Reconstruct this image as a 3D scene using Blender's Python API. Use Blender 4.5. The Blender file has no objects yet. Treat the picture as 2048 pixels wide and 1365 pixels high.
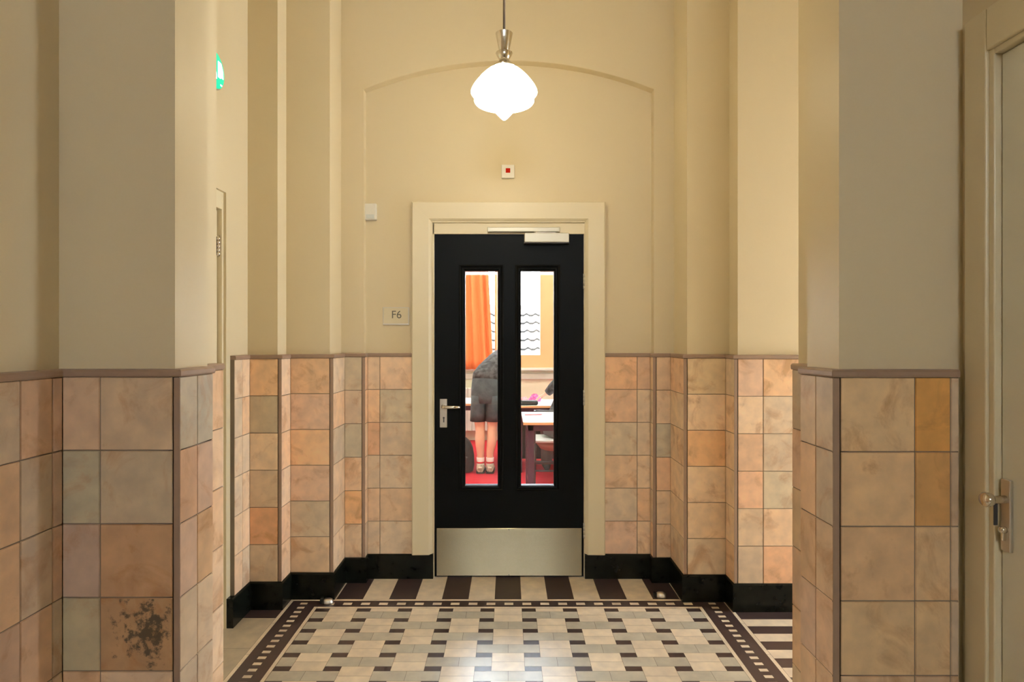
import bpy, bmesh, math, random
from mathutils import Vector, Matrix

random.seed(7)
PI = math.pi
S = bpy.context.scene
C = S.collection

# ------------------------------------------------------------------ camera
CAM_H = 1.472
cam_d = bpy.data.cameras.new('camera')
cam_d.sensor_fit = 'HORIZONTAL'
cam_d.sensor_width = 36.0
cam_d.lens = 36.0 * 1154.0 / 2048.0
cam_d.shift_x = 8.0 / 2048.0
cam_d.shift_y = -1.5 / 2048.0
cam_d.clip_start = 0.05
cam_d.clip_end = 200
cam = bpy.data.objects.new('camera', cam_d)
cam.location = (0, 0, CAM_H)
cam.rotation_euler = (PI / 2, 0, 0)
C.objects.link(cam)
S.camera = cam

# ------------------------------------------------------------------ world, exposure
W = bpy.data.worlds.new('sky')
W.use_nodes = True
S.world = W
bg = W.node_tree.nodes['Background']
bg.inputs['Color'].default_value = (0.91, 0.965, 1.0, 1)
bg.inputs['Strength'].default_value = 1.0
wn_ = W.node_tree.nodes
wl_ = W.node_tree.links.new
SKY, GLOW, GEL, GSIG = 10.0, 6.5, math.radians(34), math.radians(12)      # veiled sun over the yard
w_tc = wn_.new('ShaderNodeTexCoord')
w_dot = wn_.new('ShaderNodeVectorMath')
w_dot.operation = 'DOT_PRODUCT'
w_dot.inputs[1].default_value = (0.02, math.cos(GEL), math.sin(GEL))
wl_(w_tc.outputs['Generated'], w_dot.inputs[0])
w_m = wn_.new('ShaderNodeMath')                       # exp((dot - 1) / sigma^2)
w_m.operation = 'MULTIPLY_ADD'
w_m.inputs[1].default_value = 1 / GSIG ** 2
w_m.inputs[2].default_value = -1 / GSIG ** 2
wl_(w_dot.outputs['Value'], w_m.inputs[0])
w_e = wn_.new('ShaderNodeMath')
w_e.operation = 'EXPONENT'
wl_(w_m.outputs[0], w_e.inputs[0])
w_c = wn_.new('ShaderNodeMix')
w_c.data_type = 'RGBA'
w_c.clamp_factor = False
wl_(w_e.outputs[0], w_c.inputs[0])
w_c.inputs[6].default_value = (0.91 * SKY, 0.965 * SKY, 1.0 * SKY, 1)
w_c.inputs[7].default_value = (0.58 * GLOW + 0.91 * SKY, 0.78 * GLOW + 0.965 * SKY, 1.0 * GLOW + SKY, 1)
wl_(w_c.outputs[2], bg.inputs['Color'])
S.view_settings.view_transform = 'Standard'
S.view_settings.look = 'None'
S.view_settings.gamma = 1.0
S.view_settings.exposure = 1.06
S.view_settings.use_curve_mapping = False

LAMP = 8.8                      # brightness of the pendant globe
LAMP_COL = (1.0, 0.87, 0.58)


# ------------------------------------------------------------------ materials
def mat(name, col, rough=0.5, metal=0.0, spec=0.5, bump=None, vary=None, emit=None, aniso=None):
    m = bpy.data.materials.new(name)
    m.use_nodes = True
    nt = m.node_tree
    b = nt.nodes['Principled BSDF']
    b.inputs['Base Color'].default_value = (*col, 1)
    b.inputs['Roughness'].default_value = rough
    b.inputs['Metallic'].default_value = metal
    b.inputs['Specular IOR Level'].default_value = spec
    if emit:
        b.inputs['Emission Color'].default_value = (*emit[0], 1)
        b.inputs['Emission Strength'].default_value = emit[1]
    tc = nt.nodes.new('ShaderNodeTexCoord')
    if vary:                                     # (scale, second colour, contrast 0..1)
        n = nt.nodes.new('ShaderNodeTexNoise')
        n.inputs['Scale'].default_value = vary[0]
        n.inputs['Detail'].default_value = 6
        nt.links.new(tc.outputs['Object'], n.inputs['Vector'])
        r = nt.nodes.new('ShaderNodeValToRGB')
        r.color_ramp.elements[0].position = 0.5 - vary[2] / 2
        r.color_ramp.elements[1].position = 0.5 + vary[2] / 2
        r.color_ramp.elements[0].color = (*col, 1)
        r.color_ramp.elements[1].color = (*vary[1], 1)
        nt.links.new(n.outputs['Fac'], r.inputs['Fac'])
        nt.links.new(r.outputs['Color'], b.inputs['Base Color'])
    if bump:                                     # (scale, strength, distance)
        n = nt.nodes.new('ShaderNodeTexNoise')
        n.inputs['Scale'].default_value = bump[0]
        n.inputs['Detail'].default_value = 5
        nt.links.new(tc.outputs['Object'], n.inputs['Vector'])
        bp = nt.nodes.new('ShaderNodeBump')
        bp.inputs['Strength'].default_value = bump[1]
        bp.inputs['Distance'].default_value = bump[2]
        nt.links.new(n.outputs['Fac'], bp.inputs['Height'])
        nt.links.new(bp.outputs['Normal'], b.inputs['Normal'])
    return m


def tile_mat(name, rough, stain, bump_s):
    """per tile colour in attribute tint; veins and rusty stains shifted per tile by its alpha"""
    m = bpy.data.materials.new(name)
    m.use_nodes = True
    nt = m.node_tree
    L = nt.links.new
    b = nt.nodes['Principled BSDF']
    b.inputs['Roughness'].default_value = rough
    at = nt.nodes.new('ShaderNodeAttribute')
    at.attribute_name = 'tint'
    tc = nt.nodes.new('ShaderNodeTexCoord')
    sh = nt.nodes.new('ShaderNodeVectorMath')
    sh.operation = 'ADD'
    mul = nt.nodes.new('ShaderNodeMath')
    mul.operation = 'MULTIPLY'
    mul.inputs[1].default_value = 37.0
    L(at.outputs['Alpha'], mul.inputs[0])
    cv = nt.nodes.new('ShaderNodeCombineXYZ')
    for k in range(3):
        L(mul.outputs[0], cv.inputs[k])
    L(tc.outputs['Object'], sh.inputs[0])
    L(cv.outputs[0], sh.inputs[1])
    n1 = nt.nodes.new('ShaderNodeTexNoise')
    n1.inputs['Scale'].default_value = 7.0
    n1.inputs['Detail'].default_value = 8
    n1.inputs['Roughness'].default_value = 0.62
    n1.inputs['Distortion'].default_value = 0.8
    L(sh.outputs[0], n1.inputs['Vector'])
    r1 = nt.nodes.new('ShaderNodeValToRGB')
    r1.color_ramp.elements[0].position = 0.53
    r1.color_ramp.elements[1].position = 0.68
    r1.color_ramp.elements[0].color = (0, 0, 0, 1)
    r1.color_ramp.elements[1].color = (stain, stain, stain, 1)
    L(n1.outputs['Fac'], r1.inputs['Fac'])
    mx = nt.nodes.new('ShaderNodeMix')
    mx.data_type = 'RGBA'
    L(r1.outputs['Color'], mx.inputs[0])
    L(at.outputs['Color'], mx.inputs[6])
    mx.inputs[7].default_value = (0.50, 0.235, 0.085, 1)
    n2 = nt.nodes.new('ShaderNodeTexNoise')
    n2.inputs['Scale'].default_value = 16.0
    n2.inputs['Detail'].default_value = 6
    L(sh.outputs[0], n2.inputs['Vector'])
    r2 = nt.nodes.new('ShaderNodeValToRGB')
    r2.color_ramp.elements[0].position = 0.3
    r2.color_ramp.elements[1].position = 0.72
    r2.color_ramp.elements[0].color = (0.84, 0.84, 0.86, 1)
    r2.color_ramp.elements[1].color = (1.08, 1.07, 1.05, 1)
    L(n2.outputs['Fac'], r2.inputs['Fac'])
    m2 = nt.nodes.new('ShaderNodeMix')
    m2.data_type = 'RGBA'
    m2.blend_type = 'MULTIPLY'
    m2.inputs[0].default_value = 1.0
    L(mx.outputs[2], m2.inputs[6])
    L(r2.outputs['Color'], m2.inputs[7])
    L(m2.outputs[2], b.inputs['Base Color'])
    bp = nt.nodes.new('ShaderNodeBump')
    bp.inputs['Strength'].default_value = bump_s
    bp.inputs['Distance'].default_value = 0.004
    L(n2.outputs['Fac'], bp.inputs['Height'])
    L(bp.outputs['Normal'], b.inputs['Normal'])
    return m


def glass_mat(name, tint=(1, 1, 1)):
    m = bpy.data.materials.new(name)
    m.use_nodes = True
    nt = m.node_tree
    nt.nodes.remove(nt.nodes['Principled BSDF'])
    out = nt.nodes['Material Output']
    t = nt.nodes.new('ShaderNodeBsdfTransparent')
    t.inputs['Color'].default_value = (*tint, 1)
    g = nt.nodes.new('ShaderNodeBsdfGlossy')
    g.inputs['Roughness'].default_value = 0.02
    fr = nt.nodes.new('ShaderNodeFresnel')
    fr.inputs['IOR'].default_value = 1.45
    mx = nt.nodes.new('ShaderNodeMixShader')
    nt.links.new(fr.outputs[0], mx.inputs[0])
    nt.links.new(t.outputs[0], mx.inputs[1])
    nt.links.new(g.outputs[0], mx.inputs[2])
    nt.links.new(mx.outputs[0], out.inputs['Surface'])
    return m


M = {}
M['plaster'] = mat('cream plaster paint', (0.755, 0.64, 0.435), 0.42, spec=0.35, bump=(9, 0.10, 0.02),
                   vary=(1.6, (0.775, 0.66, 0.45), 0.5))
M['cream'] = mat('cream gloss paint', (0.81, 0.71, 0.50), 0.33, spec=0.45, bump=(14, 0.04, 0.01))
M['doorpaint'] = mat('grey cream door paint', (0.80, 0.78, 0.67), 0.36, bump=(20, 0.04, 0.01))
M['stone'] = tile_mat('sandstone glazed tile', 0.42, 0.55, 0.12)
M['stone_dark'] = tile_mat('sandstone tile with dark mineral crust', 0.42, 0.75, 0.12)
nt = M['stone_dark'].node_tree
b = nt.nodes['Principled BSDF']
src = b.inputs['Base Color'].links[0].from_socket
tc = nt.nodes.new('ShaderNodeTexCoord')
dist = nt.nodes.new('ShaderNodeVectorMath')
dist.operation = 'DISTANCE'
dist.inputs[1].default_value = (-1.002, 1.593, 0.670)
nt.links.new(tc.outputs['Object'], dist.inputs[0])
nz = nt.nodes.new('ShaderNodeTexNoise')
nz.inputs['Scale'].default_value = 36
nz.inputs['Detail'].default_value = 8
nz.inputs['Roughness'].default_value = 0.7
nt.links.new(tc.outputs['Object'], nz.inputs['Vector'])
ma = nt.nodes.new('ShaderNodeMath')
ma.operation = 'MULTIPLY_ADD'
ma.inputs[1].default_value = -2.1
nt.links.new(dist.outputs['Value'], ma.inputs[0])
nt.links.new(nz.outputs['Fac'], ma.inputs[2])
rp = nt.nodes.new('ShaderNodeValToRGB')
rp.color_ramp.elements[0].position = 0.36
rp.color_ramp.elements[1].position = 0.46
rp.color_ramp.elements[0].color = (0, 0, 0, 1)
rp.color_ramp.elements[1].color = (.9, .9, .9, 1)
nt.links.new(ma.outputs[0], rp.inputs['Fac'])
mxd = nt.nodes.new('ShaderNodeMix')
mxd.data_type = 'RGBA'
nt.links.new(rp.outputs['Color'], mxd.inputs[0])
nt.links.new(src, mxd.inputs[6])
mxd.inputs[7].default_value = (0.085, 0.068, 0.05, 1)
nt.links.new(mxd.outputs[2], b.inputs['Base Color'])
M['grout'] = mat('grey grout', (0.23, 0.185, 0.14), 0.8)
M['trimtile'] = mat('mauve edge tile', (0.40, 0.275, 0.20), 0.40, vary=(30, (0.36, 0.25, 0.19), 0.5))
M['black'] = mat('black glazed skirting', (0.004, 0.005, 0.004), 0.22, spec=0.22, bump=(26, 0.10, 0.008),
                 vary=(22, (0.011, 0.013, 0.010), 0.5))
M['floor_light'] = tile_mat('pale floor tile', 0.36, 0.0, 0.03)
M['floor_light'].node_tree.nodes['Principled BSDF'].inputs['Specular IOR Level'].default_value = 1.0
M['floor_grout'] = mat('floor grout', (0.17, 0.14, 0.11), 0.7)
M['leaf'] = mat('black door paint', (0.003, 0.004, 0.0045), 0.42, spec=0.12, bump=(60, 0.06, 0.004))
M['steel'] = mat('brushed steel', (0.47, 0.405, 0.275), 0.15, metal=1.0)
M['alu'] = mat('satin aluminium', (0.70, 0.67, 0.62), 0.38, metal=1.0)
M['chrome'] = mat('dull nickel', (0.76, 0.72, 0.65), 0.10, metal=1.0)
M['closer'] = mat('silver closer enamel', (0.56, 0.52, 0.42), 0.38, metal=0.5)
M['rubber'] = mat('black rubber', (0.012, 0.012, 0.012), 0.6)
M['white'] = mat('white plastic', (0.80, 0.77, 0.70), 0.35)
M['signface'] = mat('sign face', (0.74, 0.65, 0.46), 0.4)
M['ink'] = mat('grey lettering', (0.13, 0.12, 0.09), 0.5)
M['red_lens'] = mat('red lens', (0.50, 0.012, 0.004), 0.6, spec=0.1, emit=((1.0, 0.05, 0.01), 0.05))
M['green_sign'] = mat('lit green sign', (0.0, 0.40, 0.22), 0.4, emit=((0.0, 0.62, 0.32), 0.6))
M['white_sign'] = mat('lit white pictogram', (0.9, 0.9, 0.9), 0.3, emit=((1, 1, 1), 1.1))
M['cord'] = mat('grey brown cord', (0.16, 0.115, 0.08), 0.5)
M['glass'] = glass_mat('clear pane')
M['globe'] = mat('lit opal glass', (0.95, 0.92, 0.85), 0.25, emit=(LAMP_COL, LAMP))
M['class_wall'] = mat('classroom wall paint', (0.80, 0.80, 0.66), 0.7, bump=(8, 0.05, 0.01))
M['class_ceiling'] = mat('classroom ceiling paint', (0.82, 0.80, 0.76), 0.8)
M['red_floor'] = mat('red linoleum', (0.62, 0.022, 0.04), 0.6, spec=0.2, vary=(5, (0.57, 0.026, 0.045), 0.5))
M['orange'] = mat('orange curtain cloth', (0.92, 0.285, 0.10), 0.8, vary=(3, (0.90, 0.26, 0.09), 0.5))
M['pine'] = mat('varnished pine', (0.77, 0.47, 0.25), 0.4, vary=(6, (0.73, 0.43, 0.22), 0.6))
M['sill'] = mat('grey white sill', (0.66, 0.69, 0.67), 0.5)
M['desk_top'] = mat('white laminate', (0.86, 0.85, 0.83), 0.3)
M['edge_wood'] = mat('beech edge', (0.74, 0.42, 0.22), 0.4)
M['plum'] = mat('plum painted steel', (0.075, 0.028, 0.055), 0.35)
M['dark_metal'] = mat('dark grey steel', (0.06, 0.06, 0.065), 0.4)
M['shell'] = mat('brown moulded wood', (0.36, 0.17, 0.13), 0.4)
M['skin'] = mat('skin', (0.85, 0.56, 0.43), 0.5, spec=0.3, vary=(12, (0.80, 0.49, 0.37), 0.5))
M['shorts'] = mat('charcoal cotton', (0.046, 0.062, 0.080), 0.85, bump=(40, 0.4, 0.01), vary=(16, (0.095, 0.115, 0.135), 0.5))
M['shirt'] = mat('dark patterned jersey', (0.022, 0.024, 0.032), 0.85, bump=(50, 0.3, 0.008), vary=(26, (0.12, 0.125, 0.14), 0.30))
M['trousers'] = mat('grey trouser cloth', (0.13, 0.125, 0.13), 0.85, bump=(30, 0.4, 0.01))
M['hair'] = mat('brown hair', (0.06, 0.035, 0.02), 0.5, bump=(60, 0.5, 0.01))
M['sock'] = mat('white sock', (0.85, 0.83, 0.82), 0.85)
M['sock_red'] = mat('red sock band', (0.55, 0.04, 0.05), 0.85)
M['shoe'] = mat('tan sports shoe', (0.55, 0.47, 0.36), 0.6, vary=(28, (0.28, 0.25, 0.20), 0.25))
M['sole'] = mat('dark sole', (0.03, 0.028, 0.03), 0.6)
M['lace'] = mat('pale lace', (0.8, 0.78, 0.72), 0.7)
M['bag'] = mat('black nylon', (0.02, 0.021, 0.024), 0.6, bump=(45, 0.3, 0.01), vary=(14, (0.045, 0.046, 0.05), 0.5))
M['magenta'] = mat('magenta paper', (0.72, 0.16, 0.45), 0.6)
M['pinkish'] = mat('pink paper', (0.85, 0.45, 0.55), 0.6)
M['paper'] = mat('white paper', (0.88, 0.88, 0.87), 0.6)
M['radiator'] = mat('radiator enamel', (0.66, 0.68, 0.66), 0.4)
M['roof'] = mat('pale clay roof tile', (0.40, 0.36, 0.33), 0.8, vary=(3, (0.34, 0.30, 0.28), 0.5))
M['tile_shade'] = mat('shade strips under the roof tiles', (0.012, 0.012, 0.012), 0.9)  # shade below each tile course, put into a near-black colour
M['brick'] = mat('pale render', (0.7, 0.66, 0.6), 0.8)
M['tube'] = mat('glowing fill panel', (0.9, 0.9, 0.9), 0.4, emit=((0.95, 1, 0.98), 20.0))  # glowing panels out of view, added to brighten the classroom
M['eye'] = mat('eye', (0.05, 0.03, 0.02), 0.2)
M['lips'] = mat('lips', (0.45, 0.16, 0.13), 0.5)


# ------------------------------------------------------------------ mesh helpers
class MB:
    """collects shapes, then links them as one mesh object"""
    def __init__(self, *mats):
        self.bm = bmesh.new()
        self.mats = [m for m in mats]
        self.col = self.bm.loops.layers.float_color.new('tint')

    def tint(self, faces, rgb, a=0.0):
        for f in faces:
            for l in f.loops:
                l[self.col] = (rgb[0], rgb[1], rgb[2], a)

    def face(self, pts, mi=0, smooth=False):
        f = self.bm.faces.new([self.bm.verts.new(p) for p in pts])
        f.material_index = mi
        f.smooth = smooth
        return f

    def box(self, a, b, mi=0, bev=0.0, seg=2, mtx=None):
        x0, x1 = sorted((a[0], b[0])); y0, y1 = sorted((a[1], b[1])); z0, z1 = sorted((a[2], b[2]))
        v = [self.bm.verts.new(p) for p in ((x0, y0, z0), (x1, y0, z0), (x1, y1, z0), (x0, y1, z0),
                                            (x0, y0, z1), (x1, y0, z1), (x1, y1, z1), (x0, y1, z1))]
        fs = [self.bm.faces.new([v[i] for i in q]) for q in
              ((3, 2, 1, 0), (4, 5, 6, 7), (0, 1, 5, 4), (1, 2, 6, 5), (2, 3, 7, 6), (3, 0, 4, 7))]
        for f in fs:
            f.material_index = mi
        if bev > 0:
            es = list({e for f in fs for e in f.edges})
            r = bmesh.ops.bevel(self.bm, geom=es, offset=bev, segments=seg, affect='EDGES', profile=0.5)
            for f in r['faces']:
                f.material_index = mi
            v = list({w for f in r['faces'] for w in f.verts} | {w for w in v if w.is_valid})
        if mtx is not None:
            bmesh.ops.transform(self.bm, matrix=mtx, verts=[w for w in v if w.is_valid])
        return self

    def prism(self, pts, z0, z1, mi=0, axis='z'):
        """extrude a closed polygon; axis z: pts are (x, y); axis y: pts are (x, z) between y = z0 and z1"""
        P = (lambda p, h: (p[0], p[1], h)) if axis == 'z' else (lambda p, h: (p[0], h, p[1]))
        a = [self.bm.verts.new(P(p, z0)) for p in pts]
        b = [self.bm.verts.new(P(p, z1)) for p in pts]
        n = len(pts)
        fs = [self.bm.faces.new(a), self.bm.faces.new(list(reversed(b)))]
        for i in range(n):
            j = (i + 1) % n
            fs.append(self.bm.faces.new([a[i], b[i], b[j], a[j]]))
        for f in fs:
            f.material_index = mi
        return self

    def loft(self, rings, mi=0, cap=True, smooth=True):
        """rings: lists of points of equal length"""
        R = [[self.bm.verts.new(p) for p in r] for r in rings]
        n = len(R[0])
        for a, b in zip(R, R[1:]):
            for i in range(n):
                j = (i + 1) % n
                f = self.bm.faces.new([a[i], a[j], b[j], b[i]])
                f.material_index = mi
                f.smooth = smooth
        if cap:
            for r in (R[0], R[-1]):
                try:
                    f = self.bm.faces.new(r)
                    f.material_index = mi
                except ValueError:
                    pass
        return self

    def tube(self, pts, rad, n=12, mi=0, cap=True):
        pts = [Vector(p) for p in pts]
        if not hasattr(rad, '__len__'):
            rad = [rad] * len(pts)
        rings = []
        up = None
        for i, p in enumerate(pts):
            d = (pts[min(i + 1, len(pts) - 1)] - pts[max(i - 1, 0)]).normalized()
            if up is None:
                up = Vector((0, 0, 1)) if abs(d.z) < 0.9 else Vector((0, 1, 0))
            s = d.cross(up).normalized()
            u = s.cross(d).normalized()
            up = u
            rings.append([p + rad[i] * (math.cos(t) * s + math.sin(t) * u)
                          for t in [2 * PI * k / n for k in range(n)]])
        return self.loft(rings, mi, cap)

    def lathe(self, prof, c, n=48, mi=0, axis='z', wob=None):
        """prof: (radius, height) pairs"""
        rings = []
        for r, h in prof:
            ring = []
            for k in range(n):
                t = 2 * PI * k / n
                rr = max(r, 1e-5)
                a, b = rr * math.cos(t), rr * math.sin(t)
                ring.append({'z': (c[0] + a, c[1] + b, c[2] + h),
                             'y': (c[0] + a, c[1] + h, c[2] - b),
                             'x': (c[0] + h, c[1] + a, c[2] + b)}[axis])
            rings.append(ring)
        return self.loft(rings, mi, cap=True)

    def build(self, name, material=None, parent=None, norm=True, weighted=False):
        if norm:
            bmesh.ops.recalc_face_normals(self.bm, faces=self.bm.faces)
        me = bpy.data.meshes.new(name)
        self.bm.to_mesh(me)
        self.bm.free()
        for m in ([material] if material else self.mats):
            me.materials.append(m)
        o = bpy.data.objects.new(name, me)
        C.objects.link(o)
        if parent is not None:
            o.parent = parent
        return o


def tag(o, label=None, cat=None, group=None, kind=None):
    if label:
        o['label'] = label
    if cat:
        o['category'] = cat
    if group:
        o['group'] = group
    if kind:
        o['kind'] = kind
    return o


def struct(o, label=None, cat=None):
    return tag(o, label, cat, kind='structure')


def thing(name, loc, label, cat, group=None, rz=0.0):
    o = bpy.data.objects.new(name, None)
    o.empty_display_size = 0.05
    o.location = loc
    o.rotation_euler = (0, 0, rz)
    C.objects.link(o)
    return tag(o, label, cat, group)


def copy_tree(o, parent=None):
    c = o.copy()
    C.objects.link(c)
    c.parent = parent
    for ch in list(o.children):
        copy_tree(ch, c)
    return c


def local(mbdone, root):
    """shift a mesh built in world coordinates into the frame of its root"""
    inv = root.matrix_basis.inverted()
    mbdone.data.transform(inv)
    for ch in mbdone.children_recursive:
        ch.data.transform(inv)
    mbdone.parent = root
    return mbdone


def sweep(m, path, prof, z=0.0, mi=0):
    """mitred moulding along plan points; prof = (outward, height) pairs, the outside looks to (-dy, dx)"""
    pts = [Vector(p) for p in path]
    rings = []
    for i, p in enumerate(pts):
        ns = []
        for a, b in ((i - 1, i), (i, i + 1)):
            if a >= 0 and b < len(pts):
                d = (pts[b] - pts[a]).normalized()
                ns.append(Vector((-d.y, d.x)))
        mt = ns[0] if len(ns) == 1 else (ns[0] + ns[1]) / (1 + ns[0].dot(ns[1]))
        rings.append([(p.x + mt.x * w, p.y + mt.y * w, h) for w, h in prof])
    return m.loft(rings, mi, smooth=False)


def slab(mb, xs, zs, holes, y0, y1, mi=0):
    """wall slab with clean rectangular holes; holes = set of (ix, iz) cells left out"""
    nx, nz = len(xs), len(zs)
    F = {}
    for s, y in ((0, y0), (1, y1)):
        for i in range(nx):
            for k in range(nz):
                F[s, i, k] = mb.bm.verts.new((xs[i], y, zs[k]))
    solid = lambda i, k: 0 <= i < nx - 1 and 0 <= k < nz - 1 and (i, k) not in holes
    fs = []
    for i in range(nx - 1):
        for k in range(nz - 1):
            if not solid(i, k):
                continue
            fs.append([F[0, i, k], F[0, i + 1, k], F[0, i + 1, k + 1], F[0, i, k + 1]])
            fs.append([F[1, i, k], F[1, i, k + 1], F[1, i + 1, k + 1], F[1, i + 1, k]])
            for (di, dk, e) in ((-1, 0, ((i, k), (i, k + 1))), (1, 0, ((i + 1, k + 1), (i + 1, k))),
                                (0, -1, ((i + 1, k), (i, k))), (0, 1, ((i, k + 1), (i + 1, k + 1)))):
                if not solid(i + di, k + dk):
                    a, b = e
                    fs.append([F[0, a[0], a[1]], F[0, b[0], b[1]], F[1, b[0], b[1]], F[1, a[0], a[1]]])
    for q in fs:
        f = mb.bm.faces.new(q)
        f.material_index = mi
    loose = [v for v in mb.bm.verts if not v.link_faces]
    bmesh.ops.delete(mb.bm, geom=loose, context='VERTS')


# ------------------------------------------------------------------ setting: the corridor shell
CEIL = 3.9
ZS = [0.15, 0.3535, 0.557, 0.7605, 0.964, 1.1675, 1.371]
CAP0, CAP1 = 1.371, 1.392

# back wall: recessed plane with the door hole, arched surround, raised voussoir band
mb = MB(M['plaster'])
slab(mb, [-2.75, -0.475, 0.481, 2.75], [0, 2.225, 5.4], {(1, 0)}, 3.592, 3.735)
AX0, AX1 = -0.884, 0.893
AC = (AX0 + AX1) / 2
SPR, APX = 3.010, 3.184
half = (AX1 - AX0) / 2
rise = APX - SPR
RAD = (half * half + rise * rise) / (2 * rise)


def arc(extra, n=40, xa=None, xb=None):
    r = RAD + extra
    cz = APX - RAD
    pts = []
    xa = AX0 if xa is None else xa
    xb = AX1 if xb is None else xb
    for k in range(n + 1):
        x = xa + (xb - xa) * k / n
        pts.append((x, cz + math.sqrt(max(r * r - (x - AC) ** 2, 0))))
    return pts


mb.box((-1.05, 3.535, 0), (AX0, 3.592, SPR + 0.001))
mb.box((AX1, 3.535, 0), (1.05, 3.592, SPR + 0.001))
top = arc(0)
for (x0, z0), (x1, z1) in zip(top, top[1:]):
    mb.prism([(x0, z0), (x1, z1), (x1, CEIL), (x0, CEIL)], 3.535, 3.592, axis='y')
mb.box((-1.05, 3.535, SPR), (AX0, 3.592, CEIL))
mb.box((AX1, 3.535, SPR), (1.05, 3.592, CEIL))
wb = struct(mb.build('wall_back'), 'cream arched wall around the black glazed door', 'wall')
mb = MB(M['plaster'])
lo, hi = arc(0.001, xa=AX0 - 0.0, xb=AX1 + 0.0), arc(0.215, xa=AX0 - 0.095, xb=AX1 + 0.095)
for k in range(len(lo) - 1):
    mb.prism([lo[k], lo[k + 1], hi[k + 1], hi[k]], 3.5318, 3.536, axis='y')
mb.prism([(AC - 0.105, APX), (AC + 0.105, APX), (AC + 0.14, APX + 0.31), (AC - 0.14, APX + 0.31)], 3.5305, 3.536, axis='y')
mb.build('arch_moulding', None, wb)

# left: stepped pilasters, alcove side wall with a door opening, near pier, near side wall
mb = MB(M['plaster'])
mb.prism([(-1.022, 3.70), (-1.022, 3.310), (-1.272, 3.310), (-1.272, 3.185), (-1.437, 3.185),
          (-1.437, 2.942), (-1.60, 2.942), (-1.60, 3.70)], 0, CEIL)
mb.box((-1.60, 2.02, 2.225), (-1.437, 2.942, CEIL))
mb.prism([(-1.60, 2.022), (-1.022, 2.022), (-1.022, 1.797), (-0.936, 1.797), (-0.936, 1.622),
          (-1.262, 1.622), (-1.262, -6.0), (-1.60, -6.0)], 0, CEIL)
mb.box((-1.60, 2.022, 0), (-1.532, 2.942, 2.225))  # unseen block added behind the alcove door to stop light leaks
wl = struct(mb.build('wall_left'), 'cream stepped left wall with piers', 'wall')

mb = MB(M['plaster'])
mb.prism([(1.018, 3.70), (1.018, 3.280), (1.258, 3.280), (1.258, 3.160), (4.4, 3.160), (4.4, 3.70)], 0, CEIL)
mb.box((4.25, 2.022, 0), (4.4, 3.160, 0.06))
mb.box((4.25, 2.022, 2.8), (4.4, 3.160, CEIL))
mb.box((1.90, 1.872, 0), (4.4, 2.022, CEIL))
mb.box((1.335, 0.60, 0), (1.60, 1.505, 2.227))  # unseen filler added behind the near door against stray daylight
mb.prism([(1.018, 2.022), (1.018, 1.772), (0.919, 1.772), (0.919, 1.602), (1.262, 1.602), (1.262, 1.505),
          (1.90, 1.505), (1.90, 2.022)], 0, CEIL)
mb.box((1.262, 0.60, 2.227), (1.60, 1.505, CEIL))
mb.box((1.262, -6.0, 0), (1.60, 0.60, CEIL))
wr = struct(mb.build('wall_right'), 'cream stepped right wall with piers', 'wall')

# rear end of the corridor, behind the camera, with a high window added for fill light
mb = MB(M['plaster'])
RW = (-1.20, 1.20, 2.93, 3.86)
slab(mb, [-1.6, RW[0], RW[1], 1.6], [0, RW[2], RW[3], CEIL], {(1, 1)}, -6.2, -6.0)
struct(mb.build('wall_rear'), 'corridor end wall with an opening for the added fill window', 'wall')
mb = MB(M['cream'])
slab(mb, [RW[0], RW[0] + .05, -.40, -.35, .35, .40, RW[1] - .05, RW[1]], [RW[2], RW[2] + .05, RW[3] - .05, RW[3]], {(1, 1), (3, 1), (5, 1)}, -6.14, -6.08)
wn = struct(mb.build('window_3'), 'unseen high window with cream bars, added for fill light', 'window')
g = MB(M['glass'])
g.box((RW[0] + .02, -6.113, RW[2] + .02), (RW[1] - .02, -6.107, RW[3] - .02))
g.build('window_pane', None, wn)

mb = MB(M['cream'])  # unseen window, added to fill the vestibule with daylight
slab(mb, [2.022, 2.08, 2.56, 2.62, 3.10, 3.160], [.06, .12, 2.1, 2.16, 2.74, 2.8], {(1, 1), (3, 1), (1, 3), (3, 3)}, -4.34, -4.27)
for v in mb.bm.verts:
    v.co = Vector((-v.co.y, v.co.x, v.co.z))
wn = struct(mb.build('window_5'), 'tall unseen window added for fill light at the end of the side corridor', 'window')
g = MB(M['glass'])
g.box((4.302, 2.04, .08), (4.308, 3.14, 2.78))
g.build('window_pane', None, wn)

mb = MB(M['plaster'])
mb.box((-1.6, -6.2, CEIL), (4.4, 3.735, CEIL + 0.15))
struct(mb.build('ceiling'), 'cream corridor ceiling', 'ceiling')

# ------------------------------------------------------------------ stone tile dado, cap, skirting
PAL = [(r * 1.11, g * 1.13, b * 1.20) for r, g, b in (
    (0.60, 0.42, 0.265), (0.585, 0.435, 0.285), (0.63, 0.415, 0.245), (0.55, 0.42, 0.285), (0.61, 0.40, 0.25),
    (0.52, 0.405, 0.28), (0.565, 0.385, 0.265), (0.62, 0.45, 0.29), (0.64, 0.47, 0.31))]


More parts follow.
